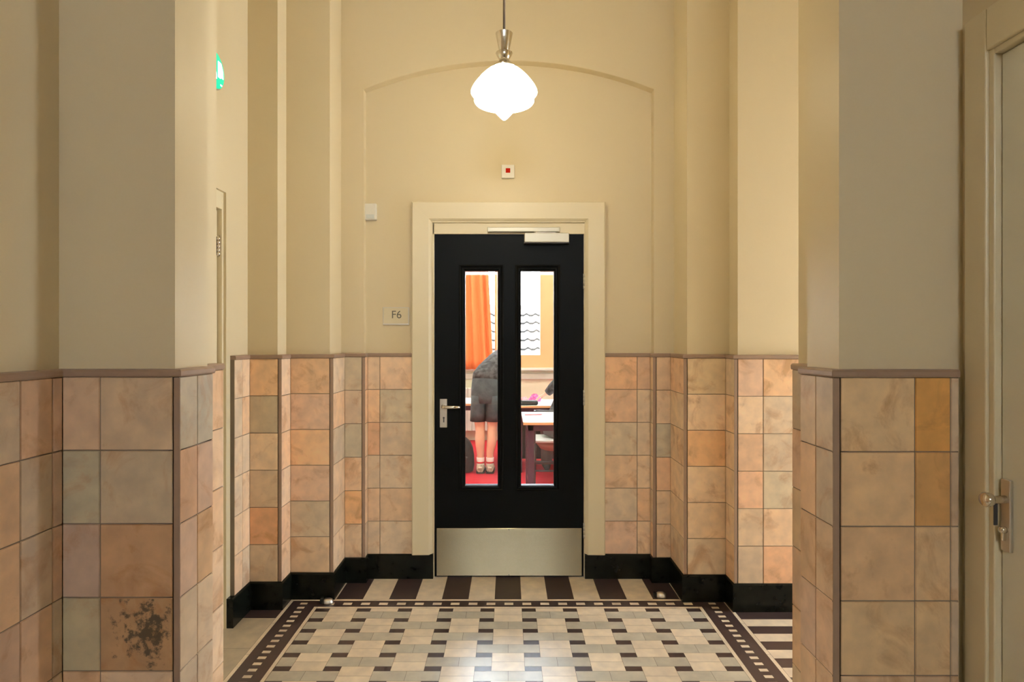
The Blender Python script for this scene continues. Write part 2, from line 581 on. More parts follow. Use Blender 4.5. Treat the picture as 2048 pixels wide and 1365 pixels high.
def dado(name, parent, path, cols, special=None):
    """path of plan points; the tiled face looks to (-dy, dx). cols per segment: list of (u0, u1, kind)"""
    mt = MB(M['stone'], M['grout'], M['trimtile'], M['stone_dark'])
    mc = MB(M['trimtile'])
    ns = len(path) - 1
    for s in range(ns):
        p, q = Vector(path[s]), Vector(path[s + 1])
        d = (q - p)
        ln = d.length
        d.normalize()
        n = Vector((-d.y, d.x))

        def P(u, w, z):
            v = p + d * u + n * w
            return (v.x, v.y, z)

        def turn(i):
            """1 convex (outer) corner, -1 inner corner at path point i"""
            if i <= 0 or i >= ns:
                return 0
            a, b = Vector(path[i]) - Vector(path[i - 1]), Vector(path[i + 1]) - Vector(path[i])
            return -1 if a.x * b.y - a.y * b.x > 0 else 1

        e0 = 0.003 if turn(s) == 1 else 0.0
        e1 = 0.003 if turn(s + 1) == 1 else 0.0
        # grout bed
        q8 = [P(e0, -0.003, 0.10), P(ln - e1, -0.003, 0.10), P(ln - e1, -0.034, 0.10), P(e0, -0.034, 0.10)]
        lo_ = [mt.bm.verts.new(v) for v in q8]
        hi_ = [mt.bm.verts.new((v[0], v[1], CAP0)) for v in q8]
        for fv in (lo_, hi_[::-1], *[[lo_[i], hi_[i], hi_[(i + 1) % 4], lo_[(i + 1) % 4]] for i in range(4)]):
            f = mt.bm.faces.new(fv)
            f.material_index = 1
        # tiles
        for (u0, u1, kind) in cols[s]:
            rows = [(ZS[0], ZS[-1])] if kind == 'T' else list(zip(ZS, ZS[1:]))
            for r, (z0, z1) in enumerate(rows):
                g_, c_ = 0.0014, 0.0016
                a0, a1 = u0 + (g_ if u0 > 0.0005 else 0), u1 - (g_ if u1 < ln - 0.0005 else 0)
                b0, b1 = z0 + g_, z1 - g_
                o4 = [P(a0, -0.003, b0), P(a1, -0.003, b0), P(a1, -0.003, b1), P(a0, -0.003, b1)]
                i4 = [P(a0 + c_, 0, b0 + c_), P(a1 - c_, 0, b0 + c_), P(a1 - c_, 0, b1 - c_), P(a0 + c_, 0, b1 - c_)]
                vo = [mt.bm.verts.new(v) for v in o4]
                vi = [mt.bm.verts.new(v) for v in i4]
                fs = [mt.bm.faces.new(vi)]
                for i in range(4):
                    fs.append(mt.bm.faces.new([vo[i], vo[(i + 1) % 4], vi[(i + 1) % 4], vi[i]]))
                row_from_top = len(rows) - 1 - r
                c = random.choice(PAL)
                k = random.uniform(1.10, 1.30)
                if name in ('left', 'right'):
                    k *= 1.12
                if special and (s, round(u0, 3), row_from_top) in special:
                    c = special[(s, round(u0, 3), row_from_top)]
                    c = (c[0] * 1.11, c[1] * 1.13, c[2] * 1.20)
                    k = 1.2
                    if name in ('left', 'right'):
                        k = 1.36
                    if name == 'near right':
                        c = (c[0] * 1.15, c[1] * 1.05, c[2] * 0.88)
                mt.tint(fs, [v * k for v in c], random.random())
                for f in fs:
                    f.material_index = 2 if kind == 'T' else 0
                if name == 'near left' and (s, round(u0, 3), row_from_top) == (3, .021, 3):
                    fs[0].material_index = 3
    w = 0.005
    sweep(mc, path, [(w - 0.002, CAP0), (w, CAP0 + 0.004), (w, CAP1 - 0.006), (w - 0.004, CAP1 - 0.001), (w - 0.008, CAP1), (-0.036, CAP1), (-0.036, CAP0)])
    mt.build('tile_dado', None, parent)
    mc.build('dado_cap', None, parent)


def skirting(name, path, label, h=0.15):
    m = MB(M['black'])
    w = 0.009
    sweep(m, path, [(w, 0), (w, h - 0.006), (w - 0.003, h - 0.001), (w - 0.006, h), (-0.033, h), (-0.033, 0)])
    return struct(m.build(name), label, 'skirting')


LP = [(-0.592, 3.565), (-0.867, 3.565), (-0.867, 3.505), (-0.992, 3.505), (-0.992, 3.28),
      (-1.237, 3.28), (-1.237, 3.155), (-1.412, 3.155), (-1.412, 2.984)]
LC = [[(0, .2, 'S'), (.2, .275, 'S')], [(0, .06, 'S')], [(0, .021, 'T'), (.021, .125, 'S')], [(0, .225, 'S')],
      [(0, .022, 'T'), (.022, .245, 'S')], [(0, .125, 'S')], [(0, .021, 'T'), (.021, .175, 'S')],
      [(0, .085, 'S'), (.085, .171, 'S')]]
OR, GR, PK = (0.66, 0.37, 0.17), (0.46, 0.39, 0.265), (0.60, 0.40, 0.27)
dado('left', wl, LP, LC, {(4, .022, 2): (0.66, 0.43, 0.25), (6, .021, 1): (0.44, 0.36, 0.24), (6, .021, 4): (0.58, 0.32, 0.17),
                          (6, .021, 0): (0.64, 0.42, 0.235), (4, .022, 4): (0.50, 0.40, 0.28), (0, .0, 1): (0.49, 0.40, 0.27),
                          (2, .021, 0): (0.47, 0.385, 0.26), (2, .021, 2): (0.47, 0.40, 0.28), (2, .021, 4): (0.66, 0.40, 0.20),
                          (0, .2, 1): (0.66, 0.44, 0.26), (0, .2, 2): (0.56, 0.34, 0.20), (0, .0, 0): (0.63, 0.44, 0.285)})
RP = [(4.24, 3.13), (1.226, 3.13), (1.226, 3.25), (0.988, 3.25), (0.988, 3.505), (0.880, 3.505), (0.880, 3.565), (0.598, 3.565)]
RC = [[(max(0, 2.655 - .2 * k), 2.855 - .2 * k, 'S') for k in range(15)] + [(2.855, 2.993, 'S'), (2.993, 3.014, 'T')], [(0, .12, 'S')],
      [(0, .216, 'S'), (.216, .238, 'T')], [(0, .255, 'S')], [(0, .087, 'S'), (.087, .108, 'T')], [(0, .06, 'S')],
      [(0, .082, 'S'), (.082, .282, 'S')]]
dado('right', wr, RP, RC, {(0, 2.655, 0): (0.66, 0.43, 0.245), (0, 2.655, 5): (0.64, 0.38, 0.22), (0, 2.855, 3): (0.66, 0.41, 0.25),
                           (2, .0, 2): (0.66, 0.40, 0.21), (6, .082, 0): (0.64, 0.39, 0.22), (6, .082, 2): (0.51, 0.41, 0.28),
                           (4, .0, 2): (0.46, 0.40, 0.29), (0, 2.655, 3): (0.50, 0.41, 0.28), (2, .0, 0): (0.58, 0.44, 0.27)})
NL = [(-0.99, 2.008), (-0.99, 1.77), (-0.905, 1.77), (-0.905, 1.593), (-1.23, 1.593), (-1.23, 0.19)]
u = [0, .034, .137]
while u[-1] < 1.36:
    u.append(min(u[-1] + (.203 if len(u) % 2 else .203), 1.403))
NC = [[(0, .238, 'S')], [(0, .085, 'S')], [(0, .088, 'S'), (.088, .177, 'S')],
      [(0, .021, 'T'), (.021, .222, 'S'), (.222, .325, 'S')], [(a, b, 'S') for a, b in zip(u, u[1:])]]
dado('near left', wl, NL, NC, {(3, .021, 2): (0.52, 0.315, 0.17), (3, .222, 1): (0.47, 0.41, 0.275), (3, .222, 3): (0.47, 0.40, 0.25),
                               (3, .021, 0): (0.57, 0.42, 0.27), (3, .222, 0): (0.60, 0.42, 0.27), (3, .021, 1): (0.52, 0.41, 0.27),
                               (3, .222, 2): (0.50, 0.36, 0.26), (3, .021, 3): (0.44, 0.27, 0.14),
                               (2, .088, 1): (0.53, 0.33, 0.20), (2, .0, 0): (0.44, 0.38, 0.28), (2, .088, 0): (0.46, 0.39, 0.28),
                               (2, .0, 2): (0.56, 0.36, 0.20)})
NR = [(1.228, 1.571), (0.884, 1.571), (0.884, 1.745), (0.985, 1.745), (0.985, 2.0)]
NRC = [[(0, .022, 'S'), (.022, .119, 'S'), (.119, .322, 'S'), (.322, .344, 'T')], [(0, .087, 'S'), (.087, .174, 'S')],
       [(0, .101, 'S')], [(0, .255, 'S')]]
dado('near right', wr, NR, NRC, {(0, .022, 0): (0.58, 0.33, 0.11), (0, .022, 1): (0.52, 0.32, 0.14), (0, .119, 0): (0.60, 0.46, 0.30),
                                 (0, .119, 1): (0.61, 0.45, 0.29), (0, .119, 2): (0.57, 0.41, 0.27), (0, .119, 3): (0.57, 0.44, 0.29),
                                 (0, .022, 2): (0.58, 0.44, 0.29), (0, .022, 3): (0.56, 0.43, 0.28)})
LB = [(-0.462, 3.565)] + LP[1:-1] + [(-1.412, 2.945)]
RB = RP[:-1] + [(0.474, 3.565)]
skirting('baseboard_left', LB, 'black glazed skirting along the left pilasters')
skirting('baseboard_right', RB, 'black glazed skirting along the right pilasters')
skirting('baseboard_pier_left', NL, 'black glazed skirting round the near left pier')
skirting('baseboard_pier_right', NR, 'black glazed skirting round the near right pier')

# ------------------------------------------------------------------ floor
mb = MB(M['floor_grout'], M['floor_light'])
mb.box((-1.75, -6.2, -0.10), (4.4, 3.735, -0.0012), 0)
LT, GY, DK, BE = (0.88, 0.76, 0.60), (0.60, 0.565, 0.47), (0.066, 0.042, 0.043), (0.60, 0.51, 0.38)


def ft(x0, x1, y0, y1, c, clip=(-1.75, 4.4, -6.2, 3.735)):
    x0, x1, y0, y1 = max(x0, clip[0]), min(x1, clip[1]), max(y0, clip[2]), min(y1, clip[3])
    if x1 - x0 < 0.004 or y1 - y0 < 0.004:
        return
    g_ = 0.0007
    k = random.uniform(0.93, 1.05)
    f = mb.face([(x0 + g_, y0 + g_, 0), (x1 - g_, y0 + g_, 0), (x1 - g_, y1 - g_, 0), (x0 + g_, y1 - g_, 0)], 1)
    mb.tint([f], [v * k for v in c], random.random())


U = 0.075
FX0, FX1, FY = -1.0495, 1.0505, 3.165
field = (FX0, FX1, -3.0, FY)
for j in range(-1, 55):
    yt = FY - 1.5 * U * j
    for i in range(0, 10):
        xa = FX0 + 3 * U * i
        if j >= 0:
            ft(xa, xa + U, yt - U / 2, yt, DK, field)
        if (i + j) % 2 == 0:                                      # pale square of two bricks
            ft(xa + U, xa + 3 * U, yt - U, yt, LT, field)
            ft(xa + U, xa + 3 * U, yt - 2 * U, yt - U, LT, field)
        else:                                                      # two grey bricks, end to end
            yg = yt - U / 2
            ft(xa, xa + 2 * U, yg - U, yg, GY, field)
            ft(xa + 2 * U, xa + 4 * U, yg - U, yg, GY, field)
    if (9 + j) % 2 == 1 or True:
        if (-1 + j) % 2 != 0:
            ft(FX0, FX0 + U, yt - U / 2 - U, yt - U / 2, GY, (FX0, FX0 + U, -3.0, FY))
for s in (-1, 1):
    def sx(a, b):
        return (a, b) if s > 0 else (-b, -a)
    y = 3.257
    ft(*sx(1.0505, 1.070), -3.0, 3.185, LT)
    y0 = -3.0
    while y0 < 3.25:
        y1 = min(y0 + 0.30, 3.257)
        ft(*sx(1.070, 1.120), y0, y1, DK)
        ft(*sx(1.160, 1.210), y0, y1, DK)
        ft(*sx(1.210, 1.230), y0, y1, LT)
        y0 += 0.30
    k = 0
    while y > -3.0:
        ft(*sx(1.120, 1.160), y - 0.0225, y, DK if k % 2 == 0 else LT)
        y -= 0.0225 if k % 2 == 0 else 0.0275
        if k % 2 == 1:
            pass
        k += 1
ft(-1.0505, 1.0505, FY, 3.185, LT)
x = -1.070
ft(-1.070, 1.070, 3.185, 3.206, DK)
ft(-1.070, 1.070, 3.235, 3.257, DK)
k = 0
while x < 1.069:
    ft(x, min(x + 0.05, 1.07), 3.206, 3.235, LT if k % 2 else DK)
    x += 0.05
    k += 1
ft(-1.23, 1.23, 3.257, 3.277, LT)
for k in range(-7, 8):
    ft(0.15 * k - 0.075, 0.15 * k + 0.075, 3.277, 3.62, DK if k % 2 == 0 else LT)
ft(-1.75, -1.23, 3.055, 3.16, DK)
y = 3.055
while y > 1.9:
    ft(-1.75, -1.23, y - 0.30, y, BE)
    y -= 0.30
ft(1.23, 4.25, 3.042, 3.14, DK)
y, k = 3.042, 0
while y > 1.5:
    ft(1.23, 4.25, y - 0.075, y, DK if k % 2 else LT)
    y -= 0.075
    k += 1
y = 3.62
ft(-0.5, 0.5, 3.62, 3.735, BE)
for s in (-1, 1):
    y = 1.5
    while y > -3:
        ft(*((1.23, 1.28) if s > 0 else (-1.28, -1.23)), y - .3, y, BE)
        y -= .3
struct(mb.build('floor', norm=False), 'patterned floor of pale, grey and dark brown tiles', 'floor')

# ------------------------------------------------------------------ door 1: black door with two glazed slots
mb = MB(M['cream'])
OX0, OX1, OZ = -0.593, 0.599, 2.326        # outer edge of the casing
IX0, IX1, IZ = -0.469, 0.475, 2.212
prof = [(0, 3.592), (0, 3.556), (0.006, 3.550), (0.104, 3.553), (0.112, 3.560), (0.118, 3.566), (0.124, 3.574), (0.124, 3.592)]


def casing(mb, ox0, ox1, oz, pr, zb):
    left = lambda t, y: (ox0 + t, y)
    rows = []
    for (t, y) in pr:
        rows.append([(ox0 + t, y, zb), (ox0 + t, y, oz - t), (ox1 - t, y, oz - t), (ox1 - t, y, zb)])
    n = len(rows)
    for a in range(n):
        b = (a + 1) % n
        for k in range(3):
            mb.face([rows[a][k], rows[a][k + 1], rows[b][k + 1], rows[b][k]])
    mb.face([r[0] for r in rows])
    mb.face([r[3] for r in rows])
    bmesh.ops.remove_doubles(mb.bm, verts=mb.bm.verts, dist=1e-5)


casing(mb, OX0, OX1, OZ, prof, 0.148)
tr = struct(mb.build('trim_1'), 'cream casing around the black door', 'door casing')
mb = MB(M['cream'])
mb.box((IX0, 3.577, 0.0), (-0.4575, 3.70, 2.216), bev=.0015)
mb.box((0.4705, 3.577, 0.0), (IX1, 3.70, 2.216), bev=.0015)
mb.box((IX0, 3.577, 2.131), (IX1, 3.70, 2.200), bev=.003)
mb.box((IX0, 3.567, 2.200), (IX1, 3.70, 2.216), bev=.003)
mb.build('door_jamb', None, tr)

LX0, LX1, LZ0, LZ1, LY = -0.4555, 0.4690, 0.006, 2.129, 3.582
GLS = [(-0.2665, -0.0640), (0.0808, 0.2855)]
GZ0, GZ1 = 0.569, 1.903
mb = MB(M['leaf'])
slab(mb, [LX0, GLS[0][0], GLS[0][1], GLS[1][0], GLS[1][1], LX1], [LZ0, GZ0, GZ1, LZ1], {(1, 1), (3, 1)}, LY, LY + 0.045)
door = struct(mb.build('door_1'), 'black door with two tall glass slots', 'door')
for gx0, gx1 in GLS:
    mb = MB(M['leaf'])
    r_ = []
    for (t, y) in ((0.037, LY), (0.037, LY - 0.010), (0.030, LY - 0.014), (0.022, LY - 0.009), (0.016, LY - 0.014), (0.008, LY - 0.013), (0.0, LY - 0.004), (0.0, LY + 0.018)):
        r_.append([(gx0 - t, y, GZ0 - t * 0.75), (gx1 + t, y, GZ0 - t * 0.75), (gx1 + t, y, GZ1 + t), (gx0 - t, y, GZ1 + t)])
    mb.loft(r_, cap=False, smooth=False)
    mb.build('glazing_bead', None, door, norm=True)
    g = MB(M['glass'])
    g.box((gx0 - .004, LY + .019, GZ0 - .004), (gx1 + .004, LY + .024, GZ1 + .004))
    tag(g.build('glass_pane', None, door), 'clear glass slot')
# kick plate
mb = MB(M['steel'])
mb.box((-0.4425, LY - 0.0018, 0.010), (0.4570, LY, 0.3045), bev=0.0006, seg=1)
rs = random.Random(11)                            # fine irregular horizontal brushing, bitten from above
zz = 0.0112
while zz < 0.3022:
    per = rs.uniform(0.0007, 0.0015)
    prev = None
    for q in range(8):
        t = q / 7
        row = [mb.bm.verts.new((xx, LY - 0.0026 + per * 0.72 * t * t, zz + per * t * 0.995)) for xx in (-0.4420, 0.4565)]
        if prev:
            f = mb.bm.faces.new([prev[0], prev[1], row[1], row[0]])
            f.smooth = True
        prev = row
    zz += per
kp = tag(mb.build('kick_plate', None, door, norm=False), 'brushed steel kick plate')
for (sx_, sz_) in ((0.006, 0.298), (0.006, 0.016)):
    s_ = MB(M['dark_metal'])
    s_.lathe([(0.0, -0.0018), (0.003, -0.0012), (0.0035, 0)], (sx_, LY - .0025, sz_), n=14, axis='y')
    s_.build('screw', None, kp)


def lever_handle(parent, px, pz, y, sgn=1):
    """escutcheon plate with lever on a face looking towards -y"""
    m = MB(M['alu'])
    m.box((px - .0225, y - .008, pz - .132), (px + .0225, y, pz + .045), bev=.003)
    pl = tag(m.build('escutcheon', None, parent), 'satin silver handle plate')
    m = MB(M['chrome'])
    m.lathe([(0.0125, 0), (0.0125, -.012), (0.0095, -.014), (0.0095, -.050)], (px, y - .007, pz), n=24, axis='y')
    pts = [(px, y - .05, pz), (px + sgn * .006, y - .056, pz), (px + sgn * .02, y - .058, pz), (px + sgn * .060, y - .057, pz - .001), (px + sgn * .108, y - .055, pz - .001)]
    m.tube(pts, [.0095, .0105, .0105, .0105, .0105], n=16)
    m.build('lever', None, pl)
    m = MB(M['dark_metal'])
    m.lathe([(0.0, -.0015), (.006, -.001), (.006, .001)], (px + .002, y - .008, pz - .072), n=18, axis='y')
    m.box((px - .0015, y - .0092, pz - .100), (px + .0055, y - .007, pz - .074), bev=.0008, seg=1)
    m.build('keyhole', None, pl)


lever_handle(door, -0.400, 1.063, LY, 1)
# hinges on the right edge
for hz in (1.837, 1.115, 0.291):
    m = MB(M['alu'])
    m.tube([(0.4712, LY - .006, hz - .047), (0.4712, LY - .006, hz + .047)], .0052, n=12)
    for k in range(4):
        m.tube([(0.4712, LY - .006, hz - .046 + .024 * k), (0.4712, LY - .006, hz - .025 + .024 * k)], .0060, n=12)
    m.build('hinge', None, door)
# closer: slide rail on the frame head and body on the leaf
m = MB(M['closer'])
m.box((-0.123, 3.545, 2.139), (0.316, 3.577, 2.168), bev=.004)
m.box((-0.126, 3.544, 2.138), (-0.116, 3.578, 2.169), bev=.003)
m.box((0.309, 3.544, 2.138), (0.319, 3.578, 2.169), bev=.003)
tag(m.build('closer_rail', None, door), 'silver sliding rail of the closer')
m = MB(M['closer'])
m.box((0.100, 3.527, 2.072), (0.374, LY, 2.130), bev=.004)
cl = tag(m.build('closer_body', None, door), 'silver door closer box')
m = MB(M['dark_metal'])
m.box((0.098, 3.530, 2.067), (0.376, LY, 2.0725), bev=.001)
m.build('closer_base', None, cl)
m = MB(M['alu'])
m.prism([(0.16, 3.545), (0.17, 3.535), (0.295, 3.548), (0.30, 3.558), (0.17, 3.556)], 2.129, 2.137)
m.build('closer_arm', None, cl)

# ------------------------------------------------------------------ door 2 at the right edge
mb = MB(M['cream'])


def jambbox(a, b, bev=.004):
    mb.box(a, b, bev=bev)


jambbox((1.246, 1.505, 0), (1.263, 1.577, 2.338))
jambbox((1.246, 0.535, 2.227), (1.263, 1.505, 2.338))
jambbox((1.246, 0.528, 0), (1.263, 0.600, 2.338))
jambbox((1.254, 1.488, 0), (1.34, 1.5055, 2.2275), .003)
jambbox((1.254, 0.600, 0), (1.34, 0.617, 2.2275), .003)
jambbox((1.254, 0.617, 2.211), (1.34, 1.488, 2.2275), .003)
tr2 = struct(mb.build('trim_2'), 'cream casing of the near right door', 'door casing')
mb = MB(M['doorpaint'])
mb.box((1.272, 0.62, 0.006), (1.312, 1.4855, 2.2085), bev=.002)
d2 = struct(mb.build('door_2'), 'plain cream door at the right edge', 'door')
# its plate, knob and lock; the plate lies on the leaf face looking towards -x
m = MB(M['alu'])
m.box((1.263, 1.452, 0.935), (1.272, 1.480, 1.118), bev=.002)
pl = tag(m.build('escutcheon', None, d2), 'satin silver handle plate')
m = MB(M['chrome'])
m.lathe([(.010, 0), (.010, -.030), (.009, -.034), (.016, -.038), (.0185, -.045), (.0185, -.052), (.015, -.057), (0, -.0585)], (1.264, 1.466, 1.067), n=28, axis='x')
m.build('knob', None, pl)
m = MB(M['chrome'])
m.lathe([(.0085, 0), (.0085, -.010), (.007, -.014), (0, -.0145)], (1.264, 1.466, 0.990), n=20, axis='x')
m.box((1.254, 1.4625, 0.962), (1.264, 1.4695, 0.990), bev=.002)
m.build('lock_cylinder', None, pl)
m = MB(M['dark_metal'])
m.box((1.2515, 1.4862, 0.995), (1.262, 1.4885, 1.058), bev=.0006, seg=1)
m.build('strike_plate', None, tr2)

# ------------------------------------------------------------------ door 3 in the alcove on the left
mb = MB(M['cream'])
mb.box((-1.53, 2.924, 0), (-1.449, 2.942, 2.225), bev=.003)
mb.box((-1.53, 2.022, 2.135), (-1.449, 2.924, 2.225), bev=.003)
mb.box((-1.53, 2.022, 0), (-1.449, 2.040, 2.208), bev=.003)
struct(mb.build('trim_3'), 'cream frame of the left alcove door', 'door casing')
mb = MB(M['cream'])
mb.box((-1.515, 2.043, 0.006), (-1.472, 2.9195, 2.13), bev=.002)
d3 = struct(mb.build('door_3'), 'cream door in the left alcove', 'door')
m = MB(M['chrome'])
for k in range(5):
    m.tube([(-1.463, 2.917, 1.900 + .0195 * k), (-1.463, 2.917, 1.918 + .0195 * k)], .0085, n=14)
m.tube([(-1.463, 2.917, 1.896), (-1.463, 2.917, 2.002)], .0068, n=12)
m.box((-1.473, 2.880, 1.902), (-1.4705, 2.915, 1.996))
m.build('hinge', None, d3)

# ------------------------------------------------------------------ pendant lamp
lx, ly = -0.018, 2.70
SC = 2.70 / 1154.0


def pz(py):
    return CAM_H + (681 - py) * SC


lamp = thing('pendant_lamp', (lx, ly, pz(240)), 'lit opal glass pendant lamp hanging in front of the arch', 'lamp')
gp = [(0, 241), (3, 240), (7, 236.5), (14, 229), (22, 219.5), (30, 209.5), (33, 207), (37, 205.8), (45, 205.4), (54, 205.2), (58.5, 204.6), (60, 202.5), (58.5, 200),
      (55, 198), (53, 195), (55, 192.3), (61, 190), (65, 188), (66.5, 185.8), (65.8, 183), (62.3, 176), (56.3, 167.5), (49, 158.5), (41.3, 150.5), (33.5, 143.5), (24.5, 138), (14, 135.5), (9, 135)]
m = MB(M['globe'])
m.lathe([(r * SC, pz(y)) for r, y in gp], (lx, ly, 0), n=64)
tag(local(m.build('globe'), lamp), 'glowing stepped opal globe')
m = MB(M['chrome'])
m.lathe([(14 * SC, pz(137)), (25 * SC, pz(138.8)), (26 * SC, pz(136.5)), (24 * SC, pz(134)), (15 * SC, pz(128)), (10.5 * SC, pz(121)), (10.5 * SC, pz(119.5)),
         (10.6 * SC, pz(119.3)), (17 * SC, pz(106.5)), (16.9 * SC, pz(106.3)), (16.3 * SC, pz(106.4)), (16.2 * SC, pz(106.6)), (10.6 * SC, pz(112)),
         (9.2 * SC, pz(111.8)), (9.2 * SC, pz(108)), (9.3 * SC, pz(107.8)), (17.4 * SC, pz(68.4)), (17.5 * SC, pz(68)), (17.4 * SC, pz(67.8)), (3 * SC, pz(67.6)), (0, pz(67.6))], (lx, ly, 0), n=48)
fit = local(m.build('holder'), lamp)
tag(fit, 'brushed metal flared holder')
for a in (0.45, 0.45 + 2 * PI / 3, 0.45 + 4 * PI / 3):
    m = MB(M['chrome'])
    ca, sa = math.cos(a), math.sin(a)
    m.tube([(lx + ca * 18 * SC, ly + sa * 18 * SC, pz(136)), (lx + ca * 33 * SC, ly + sa * 33 * SC, pz(139.5))], .0022, n=8)
    m.lathe([(0, -.004), (.004, -.003), (.004, .003), (0, .004)], (lx + ca * 34 * SC, ly + sa * 34 * SC, pz(139.7)), n=10)
    local(m.build('screw'), lamp)
m = MB(M['cord'])
m.tube([(lx, ly, pz(69)), (lx, ly, CEIL - .03)], 2.5 * SC, n=12)
local(m.build('cord'), lamp)
m = MB(M['chrome'])
m.lathe([(0, -.001), (.05, -.001), (.045, -.03), (.02, -.05), (.008, -.055), (0, -.055)], (lx, ly, CEIL), n=32)
local(m.build('ceiling_rose'), lamp)

# ------------------------------------------------------------------ things on the walls
AY = 3.592


def wx(px, d=AY):
    return (px - 1016) * d / 1154


def wz(py, d=AY):
    return CAM_H + (681 - py) * d / 1154


def text_mesh(body, size, loc, material, name, parent, rot=(PI / 2, 0, 0), depth=0.0006):
    cu = bpy.data.curves.new('lettering', 'FONT')
    cu.body = body
    cu.size = size
    cu.extrude = depth
    cu.align_x = 'CENTER'
    cu.align_y = 'CENTER'
    to = bpy.data.objects.new('lettering', cu)
    C.objects.link(to)
    bpy.context.view_layer.update()
    dg = bpy.context.evaluated_depsgraph_get()
    me = bpy.data.meshes.new_from_object(to.evaluated_get(dg))
    bpy.data.objects.remove(to)
    me.transform(Matrix.Translation(loc) @ Matrix.Rotation(rot[0], 4, 'X'))
    me.materials.clear()
    me.materials.append(material)
    o = bpy.data.objects.new(name, me)
    C.objects.link(o)
    return local(o, parent) if parent else o


sx0, sx1, sz0, sz1 = wx(766), wx(818.5), wz(650.5), wz(615)
sg = thing('room_sign', ((sx0 + sx1) / 2, AY, sz0), 'small framed F6 room sign left of the black door', 'sign')
m = MB(M['alu'])
m.box((sx0, AY - .008, sz0), (sx1, AY, sz1), bev=.002)
local(m.build('sign_frame'), sg)
m = MB(M['signface'])
m.box((sx0 + .005, AY - .0092, sz0 + .009), (sx1 - .005, AY - .007, sz1 - .005), bev=.0008, seg=1)
local(m.build('sign_face'), sg)
text_mesh('F6', 0.068, ((wx(793.5)), AY - .0096, wz(630.5)), M['ink'], 'lettering', sg)

sx0, sx1, sz0, sz1 = wx(731), wx(754.5), wz(442), wz(409)
se = thing('wall_sensor', ((sx0 + sx1) / 2, AY, sz0), 'small white sensor box at the left edge of the arched recess', 'sensor')
m = MB(M['white'])
m.box((sx0, AY - .030, sz0), (sx1, AY, sz1), bev=.006, seg=3)
local(m.build('housing'), se)
m = MB(M['sill'])
m.box((sx0 + .012, AY - .0315, sz0 + .008), (sx1 - .012, AY - .029, sz0 + .034), bev=.001)
local(m.build('sensor_lens'), se)

sx0, sx1, sz0, sz1 = wx(1003), wx(1029), wz(358), wz(331)
al = thing('alarm_indicator', ((sx0 + sx1) / 2, AY, sz0), 'square white indicator with a red light above the black door', 'indicator')
m = MB(M['white'])
m.box((sx0, AY - .018, sz0), (sx1, AY, sz1), bev=.004, seg=3)
local(m.build('housing'), al)
m = MB(M['red_lens'])
m.box((wx(1011.5), AY - .0215, wz(347.5)), (wx(1020.5), AY - .017, wz(338.5)), bev=.0015)
local(m.build('red_light'), al)

# round lit exit sign on the left alcove wall
ex = thing('exit_sign', (-1.437, 2.80, 2.70), 'round green lit exit sign above the left alcove door', 'sign')
EY, EZ, ER = 2.800, 2.787, 0.087
m = MB(M['alu'])
m.lathe([(0, 0), (ER + .006, 0), (ER + .006, .012), (ER + .002, .016), (0, .016)], (-1.437, EY, EZ), n=48, axis='x')
local(m.build('sign_ring'), ex)
m = MB(M['green_sign'])
m.lathe([(0, .012), (ER, .012), (ER, .0175), (ER * .95, .0195), (0, .0195)], (-1.437, EY, EZ), n=48, axis='x')
local(m.build('sign_face'), ex)
m = MB(M['white_sign'])
X0, X1 = -1.4178, -1.4168


def flat(pts):
    """pictogram pieces on the sign, (y, z) offsets from its centre"""
    a = [m.bm.verts.new((X0, EY + p[0], EZ + p[1])) for p in pts]
    b_ = [m.bm.verts.new((X1, EY + p[0], EZ + p[1])) for p in pts]
    m.bm.faces.new(a)
    m.bm.faces.new(b_[::-1])
    for i in range(len(pts)):
        j = (i + 1) % len(pts)
        m.bm.faces.new([a[i], b_[i], b_[j], a[j]])


flat([(.020, .052), (.052, .052), (.071, .018), (.074, -.018), (.048, -.018), (.045, -.026), (.020, -.026)])      # doorway
flat([(-.062, .006), (-.020, .010), (.004, -.008), (.010, -.040), (-.004, -.044), (-.012, -.020), (-.050, -.006)])    # running figure
flat([(-.050 + .013 * math.cos(t), .036 + .013 * math.sin(t)) for t in [2 * PI * k / 12 for k in range(12)]])
flat([(.044, -.052), (.060, -.052), (.058, -.060), (.044, -.060)])
local(m.build('pictogram'), ex)

# door stops on the floor
def door_stop(x, y, label):
    t = thing('door_stop', (x, y, 0), label, 'door stop', 'door stops')
    m = MB(M['alu'])
    n = 20
    prof = [(0.0, .030), (.010, .0295), (.020, .027), (.027, .021), (.030, .010), (.031, 0)]
    rings = []
    for r, h in prof[::-1]:
        rings.append([(max(r, 1e-4) * math.cos(2 * PI * k / n), .8 * max(r, 1e-4) * math.sin(2 * PI * k / n), h) for k in range(n)])
    m.loft(rings)
    o = m.build('dome', None, t)
    m = MB(M['rubber'])
    m.box((-.042, -.014, .004), (-.026, .014, .027), bev=.003)
    m.build('rubber_buffer', None, t)
    return t


door_stop(wx(657, 3.235), 3.225, 'domed metal door stop on the left end of the floor border')
door_stop(wx(1322, 3.30), 3.305, 'domed metal door stop on the right near the skirting')

